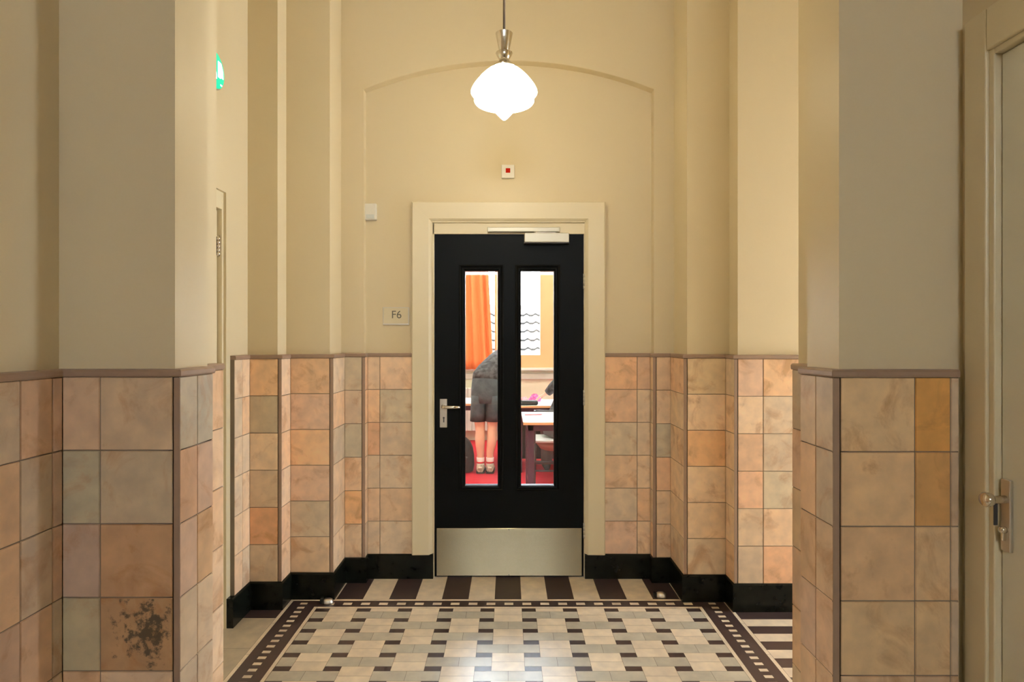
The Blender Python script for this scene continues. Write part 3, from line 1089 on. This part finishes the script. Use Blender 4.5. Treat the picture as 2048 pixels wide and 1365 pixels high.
# ------------------------------------------------------------------ classroom behind the door
CW0, CW1, CY0, CY1, CH = -2.6, 2.6, 3.735, 8.50, 5.4
mb = MB(M['red_floor'])
mb.box((CW0 - .15, CY0, -0.1), (CW1 + .15, CY1 + .2, -0.0005))
struct(mb.build('floor_classroom'), 'red linoleum classroom floor', 'floor')
mb = MB(M['class_ceiling'])
mb.box((CW0 - .15, CY0, CH), (CW1 + .15, CY1 + .2, CH + .1))
struct(mb.build('ceiling_classroom'), 'white classroom ceiling', 'ceiling')
mb = MB(M['class_wall'])
mb.box((CW0 - .15, CY0, 0), (CW0, CY1 + .2, CH))
struct(mb.build('wall_classroom_left'), 'cream classroom side wall', 'wall')
mb = MB(M['class_wall'])
mb.box((CW1, CY0, 0), (CW1 + .15, CY1 + .2, CH))
struct(mb.build('wall_classroom_right'), 'cream classroom side wall', 'wall')
mb = MB(M['class_wall'])
WZ0, WZ1 = 1.065, 5.1
WX = [CW0, -1.95, -0.17, -0.14, 0.68, 0.72, 2.0, CW1]
slab(mb, WX, [0, WZ0, WZ1, CH], {(1, 1), (3, 1), (5, 1)}, CY1, CY1 + .2)
wcb = struct(mb.build('wall_classroom_back'), 'cream classroom window wall', 'wall')


def wood_window(n, x0, x1, post_l, post_r, lab):
    m = MB(M['pine'])
    xs = [x0, x0 + post_l, x1 - post_r, x1]
    slab(m, xs, [WZ0, WZ0 + .19, WZ1 - .08, WZ1], {(1, 1)}, CY1 + .02, CY1 + .11)
    w = struct(m.build('window_%d' % n), lab, 'window')
    g = MB(M['glass'])
    g.box((xs[1] - .01, CY1 + .060, WZ0 + .18), (xs[2] + .01, CY1 + .066, WZ1 - .07))
    g.build('window_pane', None, w)
    return w


wood_window(1, -0.14, 0.68, 0.05, 0.205, 'pine framed classroom window seen through the right slot')
wood_window(2, -1.95, -0.17, 0.06, 0.025, 'classroom window behind the orange curtain')
wood_window(4, 0.72, 2.0, 0.02, 0.06, 'classroom window at the right')
mb = MB(M['sill'])
mb.box((CW0, CY1 - .11, 1.030), (CW1, CY1 + .02, 1.066), bev=.006)
mb.box((CW0, CY1 - .045, 0.900), (CW1, CY1 - .001, 0.985), bev=.010)
struct(mb.build('trim_4'), 'grey white window sill with a ledge under it', 'sill')

# radiator under the windows
rad = thing('radiator', (-0.62, 8.36, 0.0), 'pale grey panel radiator under the orange curtain', 'radiator')
m = MB(M['radiator'])
for k in range(19):
    m.box((-1.20 + .062 * k, 8.33, .16), (-1.145 + .062 * k, 8.38, .78), bev=.008)
m.box((-1.20, 8.342, .20), (-.03, 8.368, .74))
local(m.build('panel'), rad)
m = MB(M['radiator'])
m.tube([(-1.12, 8.355, 0), (-1.12, 8.355, .17)], .012, n=10)
local(m.build('pipe'), rad)
m = MB(M['radiator'])
m.tube([(-.12, 8.355, 0), (-.12, 8.355, .17)], .012, n=10)
local(m.build('pipe'), rad)

# curtain: folded cloth hung in front of the window
cu = thing('curtain', (-0.62, 8.33, 1.055), 'orange pleated curtain seen through the left glass slot', 'curtain')
m = MB(M['orange'])
NX, NZ = 150, 14
th = 0.004
rows = [[], []]
for side in (0, 1):
    grid = []
    for k in range(NZ + 1):
        z = 1.055 + (3.0 - 1.055) * k / NZ
        t = k / NZ
        row = []
        for i in range(NX + 1):
            uu = i / NX
            xr = -0.210 - 0.10 * t
            xx = -1.10 + (xr + 1.10) * uu
            amp = 0.028 + 0.010 * math.sin(uu * 9)
            yy = 8.33 + amp * math.sin(uu * 2 * PI * 8 + 0.9 * math.sin(uu * 13) + .25 * math.sin(3 * t)) + .006 * math.sin(uu * 61)
            xx += 0.006 * math.sin(uu * 2 * PI * 8 + 1.1) * min(1, (1 - uu) * 12)
            row.append(m.bm.verts.new((xx, yy + side * th, z)))
        grid.append(row)
    for k in range(NZ):
        for i in range(NX):
            f = m.bm.faces.new([grid[k][i], grid[k][i + 1], grid[k + 1][i + 1], grid[k + 1][i]])
            f.smooth = True
    rows[side] = grid
A, B = rows
for i in range(NX):
    m.bm.faces.new([A[0][i], A[0][i + 1], B[0][i + 1], B[0][i]])
    m.bm.faces.new([A[NZ][i], A[NZ][i + 1], B[NZ][i + 1], B[NZ][i]])
for k in range(NZ):
    m.bm.faces.new([A[k][0], A[k + 1][0], B[k + 1][0], B[k][0]])
    m.bm.faces.new([A[k][NX], A[k + 1][NX], B[k + 1][NX], B[k][NX]])
local(m.build('curtain_cloth'), cu)
m = MB(M['alu'])
m.tube([(-1.3, 8.335, 3.03), (1.3, 8.335, 3.03)], .014, n=12)
for bx in (-1.28, 0, 1.28):
    m.tube([(bx, 8.335, 3.03), (bx, 8.50, 3.03)], .008, n=8)
local(m.build('curtain_rail'), cu)

# unseen ceiling panels added to brighten the classroom
for k, (cx, cy) in enumerate(((-1.1, 5.4), (1.1, 5.4), (-1.1, 7.2), (1.1, 7.2))):
    t = thing('fill_light', (cx, cy, CH), 'long unseen light panel added to brighten the classroom', 'ceiling light', 'classroom fill lights')
    m = MB(M['white'])
    m.box((-.65, -.15, -.05), (.65, .15, 0), bev=.008)
    m.build('housing', None, t)
    m = MB(M['tube'])
    m.box((-.62, -.12, -.07), (.62, .12, -.05), bev=.006)
    m.build('fill_panel', None, t)


# desks
def desk(x0, x1, y0, y1, label, top_z=0.75):
    w, dp = x1 - x0, y1 - y0
    t = thing('school_desk', (x0, y0, 0), label, 'desk', 'classroom desks')
    m = MB(M['desk_top'], M['edge_wood'])
    m.box((0, 0, top_z - .004), (w, dp, top_z), 0)
    o = m.build('desk_top', None, t)
    m = MB(M['edge_wood'])
    m.box((0, 0, top_z - .026), (w, dp, top_z - .0035), 0, bev=.002)
    tag(m.build('edge_band', None, o), 'beech edge')
    m = MB(M['plum'])
    m.box((.04, .05, top_z - .085), (w - .04, .075, top_z - .027), bev=.003)
    m.box((.04, dp - .075, top_z - .085), (w - .04, dp - .05, top_z - .027), bev=.003)
    m.box((.04, .05, top_z - .085), (.075, dp - .05, top_z - .027), bev=.003)
    m.box((w - .075, .05, top_z - .085), (w - .04, dp - .05, top_z - .027), bev=.003)
    m.build('apron', None, t)
    for lx_ in (.04, w - .10):
        for ly_ in (.05, dp - .09):
            m = MB(M['plum'])
            m.box((lx_, ly_, 0.0), (lx_ + .058, ly_ + .035, top_z - .03), bev=.006)
            m.build('leg', None, t)
    for q in (.052, w - .088):
        m = MB(M['plum'])
        m.box((q, .08, .12), (q + .026, dp - .08, .15), bev=.004)
        m.build('stretcher', None, t)
    return t


desk(0.135, 1.435, 5.08, 5.80, 'front white topped desk with plum legs seen through the right slot')
dk = desk(0.06, 1.36, 6.36, 7.05, 'white topped desk with pencil case behind the front desk')
m = MB(M['dark_metal'])
m.box((.09, .655, .03), (1.21, .675, .66), bev=.003)
m.build('modesty_panel', None, dk)
desk(-1.30, -0.02, 6.58, 7.25, 'white topped desk in front of the bending person')


# chairs
def chair(x, y, rz, label):
    t = thing('school_chair', (x, y, 0), label, 'chair', 'classroom chairs', rz)
    m = MB(M['sill'])
    m.box((-.22, -.20, .418), (.22, .20, .446), bev=.011, seg=3)
    tag(m.build('seat', None, t), 'pale grey seat')
    m = MB(M['shell'])
    rg = []
    for k in range(9):
        u_ = k / 8 * 2 - 1
        xx = u_ * .185
        dz = .085 * (1 - u_ * u_) ** .5 + .006
        rg.append([(xx, -.17, .417), (xx, .17, .417), (xx, .15, .417 - dz), (xx, -.15, .417 - dz)])
    m.loft(rg, smooth=True)
    tag(m.build('under_shell', None, t), 'brown rounded shell under the seat')
    m = MB(M['dark_metal'])
    rg = []
    for k in range(9):
        u_ = k / 8 * 2 - 1
        yb = -.215 - .03 * (1 - u_ * u_)
        rg.append([(u_ * .19, yb, .60), (u_ * .19, yb - .016, .60), (u_ * .19, yb - .030, .765), (u_ * .19, yb - .014, .765)])
    m.loft(rg, smooth=True)
    m.build('backrest', None, t)
    for s in (-1, 1):
        m = MB(M['dark_metal'])
        m.tube([(s * .20, -.235, .76), (s * .205, -.225, .62), (s * .205, -.20, .43), (s * .205, -.17, .41)], .012, n=10)
        m.build('back_post', None, t)
        for q in (-1, 1):
            m = MB(M['dark_metal'])
            m.tube([(s * .19, q * .14, .416), (s * .205, q * .19, .0)], .012, n=10)
            m.build('leg', None, t)
    for yy, zz, rr in ((-.178, .13, .010), (-.17, .22, .014), (.178, .13, .010)):
        m = MB(M['dark_metal'])
        m.tube([(-.198, yy, zz), (.198, yy, zz)], rr, n=8)
        m.build('stretcher', None, t)
    return t


chair(0.475, 6.10, 0.0, 'chair with pale seat under the person behind the front desk')


# ------------------------------------------------------------------ people
def skin_mesh(verts, edges, rads, root, levels=2):
    me = bpy.data.meshes.new('body')
    me.from_pydata([tuple(v) for v in verts], edges, [])
    o = bpy.data.objects.new('body', me)
    C.objects.link(o)
    md = o.modifiers.new('skin', 'SKIN')
    md.use_smooth_shade = True
    md.branch_smoothing = 0.6
    for i, v in enumerate(me.skin_vertices[0].data):
        r = rads[i]
        v.radius = r if hasattr(r, '__len__') else (r, r)
        v.use_root = (i == root)
    sb = o.modifiers.new('sub', 'SUBSURF')
    sb.levels = levels
    sb.render_levels = levels
    bpy.context.view_layer.update()
    dg = bpy.context.evaluated_depsgraph_get()
    m2 = bpy.data.meshes.new_from_object(o.evaluated_get(dg))
    bpy.data.objects.remove(o)
    return m2


class Skel:
    def __init__(self):
        self.v, self.e, self.r = [], [], []

    def add(self, p, r, prev=None):
        self.v.append(Vector(p))
        self.r.append(r)
        i = len(self.v) - 1
        if prev is not None:
            self.e.append((prev, i))
        return i

    def chain(self, pts, prev):
        for p, r in pts:
            prev = self.add(p, r, prev)
        return prev

    def hand(self, wrist_i, wrist, d, side, down):
        """palm and five bent fingers; d = forearm direction, side = towards the thumb, down = palm normal"""
        w, d, side, down = Vector(wrist), Vector(d).normalized(), Vector(side).normalized(), Vector(down).normalized()
        pc = self.add(w + d * .040, (.030, .017), wrist_i)
        p2 = self.add(w + d * .075, (.034, .014), pc)
        for k, (off, ln) in enumerate(((.030, .068), (.010, .078), (-.011, .072), (-.031, .055))):
            b0 = w + d * .098 + side * off
            b1 = b0 + d * ln * .45 + down * .010
            b2 = b0 + d * ln * .78 + down * .026
            b3 = b0 + d * ln * .95 + down * .043
            self.chain([(b0, .0095), (b1, .0088), (b2, .0080), (b3, .0070)], p2)
        t0 = w + d * .045 + side * .036 + down * .006
        t1 = w + d * .078 + side * .056 + down * .016
        t2 = w + d * .100 + side * .060 + down * .026
        self.chain([(t0, .0115), (t1, .0100), (t2, .0085)], pc)


def add_head(bm_mb, c, fwd, up, scale=1.0):
    """ellipsoid head with brow, nose, lips, chin and ears, into a mesh builder"""
    fwd, up = Vector(fwd).normalized(), Vector(up).normalized()
    sd = fwd.cross(up).normalized()
    up = sd.cross(fwd).normalized()
    c = Vector(c)
    nu, nv = 28, 20
    rings = []
    for j in range(nv + 1):
        ph = -PI / 2 + PI * j / nv
        ring = []
        for i in range(nu):
            t = 2 * PI * i / nu
            f_, s_, h = math.cos(ph) * math.cos(t), math.cos(ph) * math.sin(t), math.sin(ph)
            X, Y, Z = .094 * f_, .075 * s_, .115 * h
            if f_ > 0:
                nose = math.exp(-((s_ / .16) ** 2)) * math.exp(-(((h + .12) / .17) ** 2))
                X += .024 * nose
                X -= .010 * (math.exp(-(((abs(s_) - .36) / .15) ** 2)) * math.exp(-(((h - .12) / .12) ** 2)))
                X += .006 * math.exp(-((s_ / .3) ** 2)) * math.exp(-(((h + .47) / .08) ** 2))
                X += .012 * math.exp(-((s_ / .3) ** 2)) * math.exp(-(((h + .75) / .15) ** 2))
            if h < -.3:
                Y *= 1 - .35 * (-.3 - h)
            ring.append(c + scale * (fwd * X + sd * Y + up * Z))
        rings.append(ring)
    bm_mb.loft(rings)
    for s in (-1, 1):
        e = c + scale * (sd * s * .076 - fwd * .005 - up * .008)
        rr = []
        for j in range(7):
            ph = -PI / 2 + PI * j / 6
            rr.append([e + scale * (fwd * .018 * math.cos(ph) * math.cos(t) + sd * s * .009 * math.cos(ph) * math.sin(t) + up * .031 * math.sin(ph))
                       for t in [2 * PI * k / 12 for k in range(12)]])
        bm_mb.loft(rr)
    return sd, up


def ell(c, rx, ry, n=28, tilt=0.0, azim=0.0):
    """horizontal ellipse ring; tilt leans it about the axis at azim"""
    out = []
    for k in range(n):
        t = 2 * PI * k / n
        v = Vector((rx * math.cos(t), ry * math.sin(t), 0))
        if tilt:
            v = Matrix.Rotation(tilt, 3, Vector((math.cos(azim), math.sin(azim), 0))) @ v
        out.append((c[0] + v.x, c[1] + v.y, c[2] + v.z))
    return out


def finish_body(sk, root, head, fwd, up, parent, hair_len=.0):
    me = skin_mesh(sk.v, sk.e, sk.r, root)
    b = MB(M['skin'])
    b.bm.from_mesh(me)
    add_head(b, head, fwd, up)
    body = b.build('body', None, parent)
    for p in body.data.polygons:
        p.use_smooth = True
    body.data.materials.clear()
    body.data.materials.append(M['skin'])
    F, Uv = Vector(fwd).normalized(), Vector(up).normalized()
    sd = F.cross(Uv).normalized()
    Uv = sd.cross(F)
    h = MB(M['hair'])
    rings = []
    for j in range(11):
        ph = -0.35 + (PI / 2 + .35) * j / 10
        ring = []
        for i in range(28):
            t = 2 * PI * i / 28
            f_ = math.cos(t)
            p_ = max(ph, .55 + .25 * math.cos(t)) if f_ > .1 and ph < .75 else ph
            ring.append(Vector(head) + F * (.101 * math.cos(p_) * f_ - .006) + sd * .083 * math.cos(p_) * math.sin(t) + Uv * (.122 * math.sin(p_) + .006))
        rings.append(ring)
    h.loft(rings)
    h.build('hair', None, parent)
    for s in (-1, 1):
        e = MB(M['eye'])
        ec = Vector(head) + F * .079 + sd * s * .030 + Uv * .014
        rr = []
        for j in range(7):
            ph = -PI / 2 + PI * j / 6
            rr.append([ec + F * .007 * math.cos(ph) * math.cos(t) + sd * .013 * math.cos(ph) * math.sin(t) + Uv * .006 * math.sin(ph)
                       for t in [2 * PI * k / 10 for k in range(10)]])
        e.loft(rr)
        e.build('eye', None, parent)
    return body


# person bending over the desk, back to the corridor
P1 = thing('person', (-0.245, 6.42, 0), 'person in dark shirt and charcoal shorts bending over a desk', 'person')
sk = Skel()
pel = sk.add((-.245, 6.42, .93), (.145, .105))
sp1 = sk.add((-.228, 6.45, 1.06), (.135, .10), pel)
sp2 = sk.add((-.125, 6.56, 1.16), (.125, .085), sp1)
sp3 = sk.add((-.048, 6.72, 1.250), (.125, .08), sp2)
nk = sk.add((-.018, 6.82, 1.295), .055, sp3)
sk.add((-.020, 6.88, 1.335), .055, nk)
for s, hx, kx, ax in ((-1, -.318, -.312, -.306), (1, -.172, -.176, -.200)):
    sk.chain([((hx, 6.42, .84), .088), ((hx, 6.42, .66), .078), ((kx, 6.425, .50), .058), ((kx - .004 * s, 6.41, .47), .056),
              ((kx, 6.40, .36), .061), ((ax, 6.41, .23), .046), ((ax, 6.415, .13), .036), ((ax, 6.42, .075), .038), ((ax, 6.50, .04), .034), ((ax, 6.56, .034), .028)], pel)
for s, sh, el, wr_ in ((-1, (-.160, 6.74, 1.245), (-.190, 6.86, 1.02), (-.165, 6.98, .845)), (1, (.045, 6.76, 1.26), (.085, 6.90, 1.03), (.030, 7.02, .845))):
    sh_i = sk.add(sh, .062, sp3)
    el_i = sk.add(el, .044, sh_i)
    mid = (Vector(el) + Vector(wr_)) / 2
    m_i = sk.add(mid, .039, el_i)
    w_i = sk.add(wr_, .027, m_i)
    sk.hand(w_i, wr_, (0.25 * -s, .95, -.05), (-s, .1, 0), (0, .1, -1))
finish_body(sk, pel, (.005, 6.95, 1.325), (.15, .72, -.62), (.05, .62, .75), P1).data.transform(Matrix.Translation((0, 0, 0)))
m = MB(M['shorts'])
R_ = []
rings = [ell((-.237, 6.445, 1.085), .150, .112, tilt=-.25), ell((-.243, 6.43, 1.02), .158, .122, tilt=-.15), ell((-.246, 6.42, .93), .164, .135), ell((-.247, 6.42, .84), .165, .132), ell((-.247, 6.42, .78), .164, .125)]
m.loft(rings)
for hx, wd in ((-.327, .088), (-.170, .088)):
    m.loft([ell((hx, 6.42, .86), .083, .118), ell((hx, 6.42, .76), .086, .116), ell((hx - (.004 if hx < -.25 else -.004), 6.42, .66), wd, .112),
            ell((hx - (.006 if hx < -.25 else -.006), 6.42, .575), wd + .002, .112), ell((hx, 6.42, .580), wd - .006, .104), ell((hx, 6.42, .70), wd - .012, .10)])
tag(m.build('shorts'), 'charcoal shorts')
shorts = bpy.data.objects['shorts']
m = MB(M['shirt'])
spine = [((-.240, 6.435, 1.03), .158, .122, .10), ((-.236, 6.445, 1.09), .158, .124, .25), ((-.185, 6.50, 1.14), .156, .120, .62), ((-.115, 6.58, 1.195), .158, .118, .85),
         ((-.060, 6.67, 1.240), .158, .112, 1.05), ((-.035, 6.74, 1.268), .150, .100, 1.15), ((-.025, 6.80, 1.295), .085, .070, 1.2), ((-.022, 6.81, 1.298), .066, .058, 1.2)]
m.loft([ell(c, a, b, tilt=-tl, azim=-.40) for c, a, b, tl in spine])
for sh, el in (((-.160, 6.72, 1.250), (-.190, 6.83, 1.06)), ((.045, 6.74, 1.265), (.083, 6.88, 1.07))):
    v0, v1 = Vector(sh), Vector(el)
    c0 = Vector((-.060, 6.70, 1.275))
    m.tube([c0.lerp(v0, .45), v0, v0.lerp(v1, .5), v1], [.088, .080, .068, .062], n=18)
shirt = m.build('shirt')
tag(shirt, 'dark mottled shirt')
kids = [shorts, shirt]
for ax in (-.306, -.200):
    m = MB(M['sock'])
    m.lathe([(.040, .055), (.043, .09), (.041, .115), (.0435, .150), (.0445, .170), (.041, .172), (.034, .165)], (ax, 6.415, 0), n=20)
    so = m.build('sock')
    m = MB(M['sock_red'])
    m.lathe([(.0425, .108), (.0450, .110), (.0450, .124), (.0425, .126)], (ax, 6.415, 0), n=20)
    bnd = m.build('sock_band')
    bnd.parent = so
    tag(bnd, 'red band')
    m = MB(M['shoe'])
    sec = [(6.350, .030, .055, .030), (6.362, .040, .098, .0), (6.40, .045, .106, 0), (6.45, .045, .098, 0), (6.50, .048, .072, 0), (6.56, .050, .058, 0), (6.605, .042, .045, 0), (6.625, .022, .030, .0)]
    rings = []
    for (yy, hw, hh, _) in sec:
        ring = []
        for k in range(16):
            t = 2 * PI * k / 16
            cx_, sz_ = math.cos(t), math.sin(t)
            ring.append((ax + hw * math.copysign(abs(cx_) ** .7, cx_), yy, .018 + (hh - .018) * (.5 + .5 * math.copysign(abs(sz_) ** .7, sz_))))
        rings.append(ring)
    m.loft(rings)
    shoe = m.build('shoe')
    m = MB(M['sole'])
    rings = []
    for (yy, hw, hh, _) in sec:
        rings.append([(ax - hw - .003, yy, .001), (ax + hw + .003, yy, .001), (ax + hw + .003, yy, .021), (ax - hw - .003, yy, .021)])
    m.loft(rings, smooth=False)
    sl = m.build('sole')
    sl.parent = shoe
    m = MB(M['lace'])
    m.box((ax - .020, 6.346, .062), (ax + .020, 6.352, .080), bev=.002)
    tb = m.build('heel_tab')
    tb.parent = shoe
    kids += [so, shoe]
for o in kids:
    local(o, P1)
for o in list(P1.children):
    if o not in kids:
        o.data.transform(P1.matrix_basis.inverted())

# person sitting beside the desks, mostly behind the door stile
P2 = thing('person', (0.56, 6.14, 0), 'seated person with dark sleeve reaching onto the desk behind the door slot', 'person')
sk = Skel()
pel = sk.add((.560, 6.14, .60), (.115, .09))
sp1 = sk.add((.610, 6.15, .70), (.125, .095), pel)
sp2 = sk.add((.690, 6.20, .88), (.14, .10), sp1)
sp3 = sk.add((.770, 6.27, 1.03), (.14, .095), sp2)
nk = sk.add((.810, 6.31, 1.13), .055, sp3)
sk.add((.825, 6.33, 1.17), .055, nk)
for s, hx, kx in ((-1, .47, .44), (1, .66, .74)):
    sk.chain([((hx, 6.22, .545), .075), ((kx, 6.40, .525), .072), ((kx, 6.55, .50), .058), ((kx, 6.57, .40), .056), ((kx, 6.56, .25), .048), ((kx, 6.55, .12), .036), ((kx, 6.56, .06), .036), ((kx, 6.66, .036), .03)], pel)
for s, sh, el, wr_ in ((-1, (.640, 6.28, 1.03), (.555, 6.46, .995), (.440, 6.54, .866)), (1, (.895, 6.30, 1.0), (.97, 6.46, .84), (.86, 6.62, .85))):
    sh_i = sk.add(sh, .058, sp3)
    el_i = sk.add(el, .042, sh_i)
    m_i = sk.add((Vector(el) + Vector(wr_)) / 2, .038, el_i)
    w_i = sk.add(wr_, .027, m_i)
    d_ = (Vector(wr_) - Vector(el)).normalized()
    sk.hand(w_i, wr_, (d_.x * .8, .35, -.24 if s < 0 else -.05), (.3, .9, 0) if s < 0 else (-.6, .5, 0), (0, .1, -1))
finish_body(sk, pel, (.845, 6.37, 1.27), (-.25, .88, -.32), (.05, .30, .95), P2)
kids = []
m = MB(M['trousers'])
m.loft([ell((.560, 6.12, .700), .150, .115, tilt=-.1), ell((.556, 6.12, .62), .175, .145), ell((.553, 6.13, .54), .185, .165), ell((.553, 6.14, .470), .170, .160), ell((.553, 6.14, .452), .12, .12)])
for hx, kx in ((.47, .44), (.66, .74)):
    m.tube([(hx, 6.15, .545), ((hx + kx) / 2, 6.30, .54), (kx, 6.46, .525), (kx, 6.555, .48), (kx, 6.572, .40), (kx, 6.565, .25), (kx, 6.56, .10)],
           [.090, .090, .082, .074, .070, .066, .064], n=20)
kids.append(tag(m.build('trousers'), 'grey trousers'))
m = MB(M['shirt'])
sp = [((.565, 6.125, .66), .155, .122, .05), ((.600, 6.15, .72), .155, .122, .3), ((.660, 6.18, .83), .162, .122, .4), ((.715, 6.22, .93), .165, .120, .45), ((.765, 6.265, 1.03), .155, .108, .5),
      ((.795, 6.295, 1.09), .105, .085, .5), ((.812, 6.312, 1.13), .064, .062, .5)]
m.loft([ell(c, a, b, tilt=tl, azim=2.4) for c, a, b, tl in sp])
for sh, el, wr_ in (((.640, 6.28, 1.03), (.555, 6.46, .995), (.440, 6.54, .866)), ((.895, 6.30, 1.0), (.97, 6.46, .84), (.86, 6.62, .85))):
    v0, v1, v2 = Vector(sh), Vector(el), Vector(wr_)
    c0 = Vector((.765, 6.27, 1.02))
    m.tube([c0.lerp(v0, .4), v0, v0.lerp(v1, .5), v1, v1.lerp(v2, .4), v1.lerp(v2, .9)], [.080, .074, .066, .062, .058, .044], n=18)
kids.append(tag(m.build('sweater'), 'dark sweater'))
for kx in (.44, .74):
    m = MB(M['sole'])
    rings = []
    for (yy, hw, hh) in [(6.50, .028, .05), (6.515, .040, .10), (6.56, .045, .105), (6.62, .046, .08), (6.70, .050, .060), (6.75, .042, .046), (6.775, .02, .03)]:
        rings.append([(kx + hw * math.cos(2 * PI * k / 14), yy, .001 + hh * (.5 + .5 * math.sin(2 * PI * k / 14))) for k in range(14)])
    m.loft(rings)
    kids.append(m.build('shoe'))
for o in kids:
    local(o, P2)
for o in list(P2.children):
    if o not in kids:
        o.data.transform(P2.matrix_basis.inverted())

# ------------------------------------------------------------------ small things in the classroom
bp_ = thing('backpack', (-0.535, 6.48, 0), 'black backpack standing on the red floor beside the bare legs', 'bag')
m = MB(M['bag'])
rings = []
for (z, rx, ry) in [(0.001, .10, .07), (.012, .145, .105), (.08, .158, .12), (.18, .155, .118), (.27, .140, .105), (.335, .112, .085), (.375, .07, .055), (.39, .03, .02)]:
    rings.append([(-.535 + rx * math.copysign(abs(math.cos(t)) ** .7, math.cos(t)), 6.48 + ry * math.copysign(abs(math.sin(t)) ** .7, math.sin(t)), z)
                  for t in [2 * PI * k / 28 for k in range(28)]])
m.loft(rings)
local(m.build('bag_body'), bp_)
m = MB(M['bag'])
m.box((-.635, 6.335, .035), (-.435, 6.38, .19), bev=.022, seg=3)
local(m.build('front_pocket'), bp_)
m = MB(M['dark_metal'])
m.tube([(-.57, 6.48, .378), (-.565, 6.48, .425), (-.535, 6.48, .44), (-.505, 6.48, .425), (-.50, 6.48, .378)], .008, n=10)
local(m.build('carry_handle'), bp_)

pc = thing('pencil_case', (0.215, 6.42, .75), 'black rounded pencil case on the desk behind the front desk', 'pencil case')
m = MB(M['bag'])
m.box((.08, 6.390, .7505), (.335, 6.475, .802), bev=.022, seg=4)
local(m.build('case'), pc)
m = MB(M['dark_metal'])
m.tube([(.10, 6.432, .802), (.315, 6.432, .802)], .003, n=6)
local(m.build('zip'), pc)


def crumple(name, c, rx, ry, h, material, label, cat, seed):
    rr = random.Random(seed)
    t = MB(material)
    rings = []
    for j in range(7):
        ph = PI / 2 * j / 6
        ring = []
        for k in range(18):
            a = 2 * PI * k / 18
            w = rr.uniform(.75, 1.2)
            ring.append((c[0] + rx * math.cos(ph) * math.cos(a) * w, c[1] + ry * math.cos(ph) * math.sin(a) * w, c[2] + .0005 + h * math.sin(ph) * (rr.uniform(.8, 1.1) if j else 0)))
        rings.append(ring)
    t.loft(rings, smooth=False)
    return tag(t.build(name), label, cat)


crumple('paper_wrap', (.315, 6.84, .75), .075, .06, .085, M['magenta'], 'crumpled magenta paper on the desk beside the sleeve', 'paper', 4)
crumple('tissue', (.190, 6.74, .75), .06, .05, .06, M['pinkish'], 'crumpled pale pink tissue left of the magenta paper', 'tissue', 9)
m = MB(M['red_lens'])
m.tube([(.16, 5.55, .7545), (.315, 5.57, .7545), (.325, 5.571, .7545), (.335, 5.572, .7545)], [.0042, .0042, .003, .0008], n=8)
tag(m.build('pen'), 'red pen lying on the front desk', 'pen')
m = MB(M['paper'])
m.box((-.66, 6.66, .7503), (-.44, 6.95, .757))
tag(m.build('notebook'), 'white notebook on the desk left of the bending person', 'notebook')

# ------------------------------------------------------------------ outside: a tiled roof across the yard
hs = thing('house', (0.5, 14.0, 0), 'house with pale wavy tiled roof outside the classroom window', 'house')
m = MB(M['roof'], M['tile_shade'])
for r in range(8):
    y0, z0 = 13.5 + .30 * r, 0.55 + .225 * r
    y1, z1 = y0 + .30, z0 + .225
    cols_ = 270
    A_, B_, D_ = [], [], []
    for i in range(cols_ + 1):
        xx = -2.2 + 5.4 * i / cols_
        wv = .032 * max(math.sin((xx + .04) * 2 * PI / .24), -.25)
        A_.append(m.bm.verts.new((xx, y0, z0 + .050 + wv)))
        B_.append(m.bm.verts.new((xx, y1, z1 + wv)))
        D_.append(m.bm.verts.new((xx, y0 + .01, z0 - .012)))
    for i in range(cols_):
        m.bm.faces.new([A_[i], A_[i + 1], B_[i + 1], B_[i]])
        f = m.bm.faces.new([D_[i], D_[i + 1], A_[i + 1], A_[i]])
        f.material_index = 1  # dark strip paints the shade under the tile edge
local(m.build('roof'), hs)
m = MB(M['roof'])
m.tube([(-2.2, 15.93, 2.37), (3.2, 15.93, 2.37)], .08, n=14)
local(m.build('roof_ridge'), hs)
m = MB(M['brick'])
m.prism([(13.75, 0), (13.75, .60), (15.88, 2.20), (16.0, 2.20), (16.0, 0)], -2.0, 3.0)
for v in m.bm.verts:
    v.co = Vector((v.co.z, v.co.x, v.co.y))
local(m.build('wall'), hs)
mb = MB(mat('yard paving', (0.35, 0.34, 0.32), 0.9))
mb.box((-12, 8.72, -.4), (12, 30, -.15))
struct(mb.build('ground'), 'paved yard outside', 'ground')
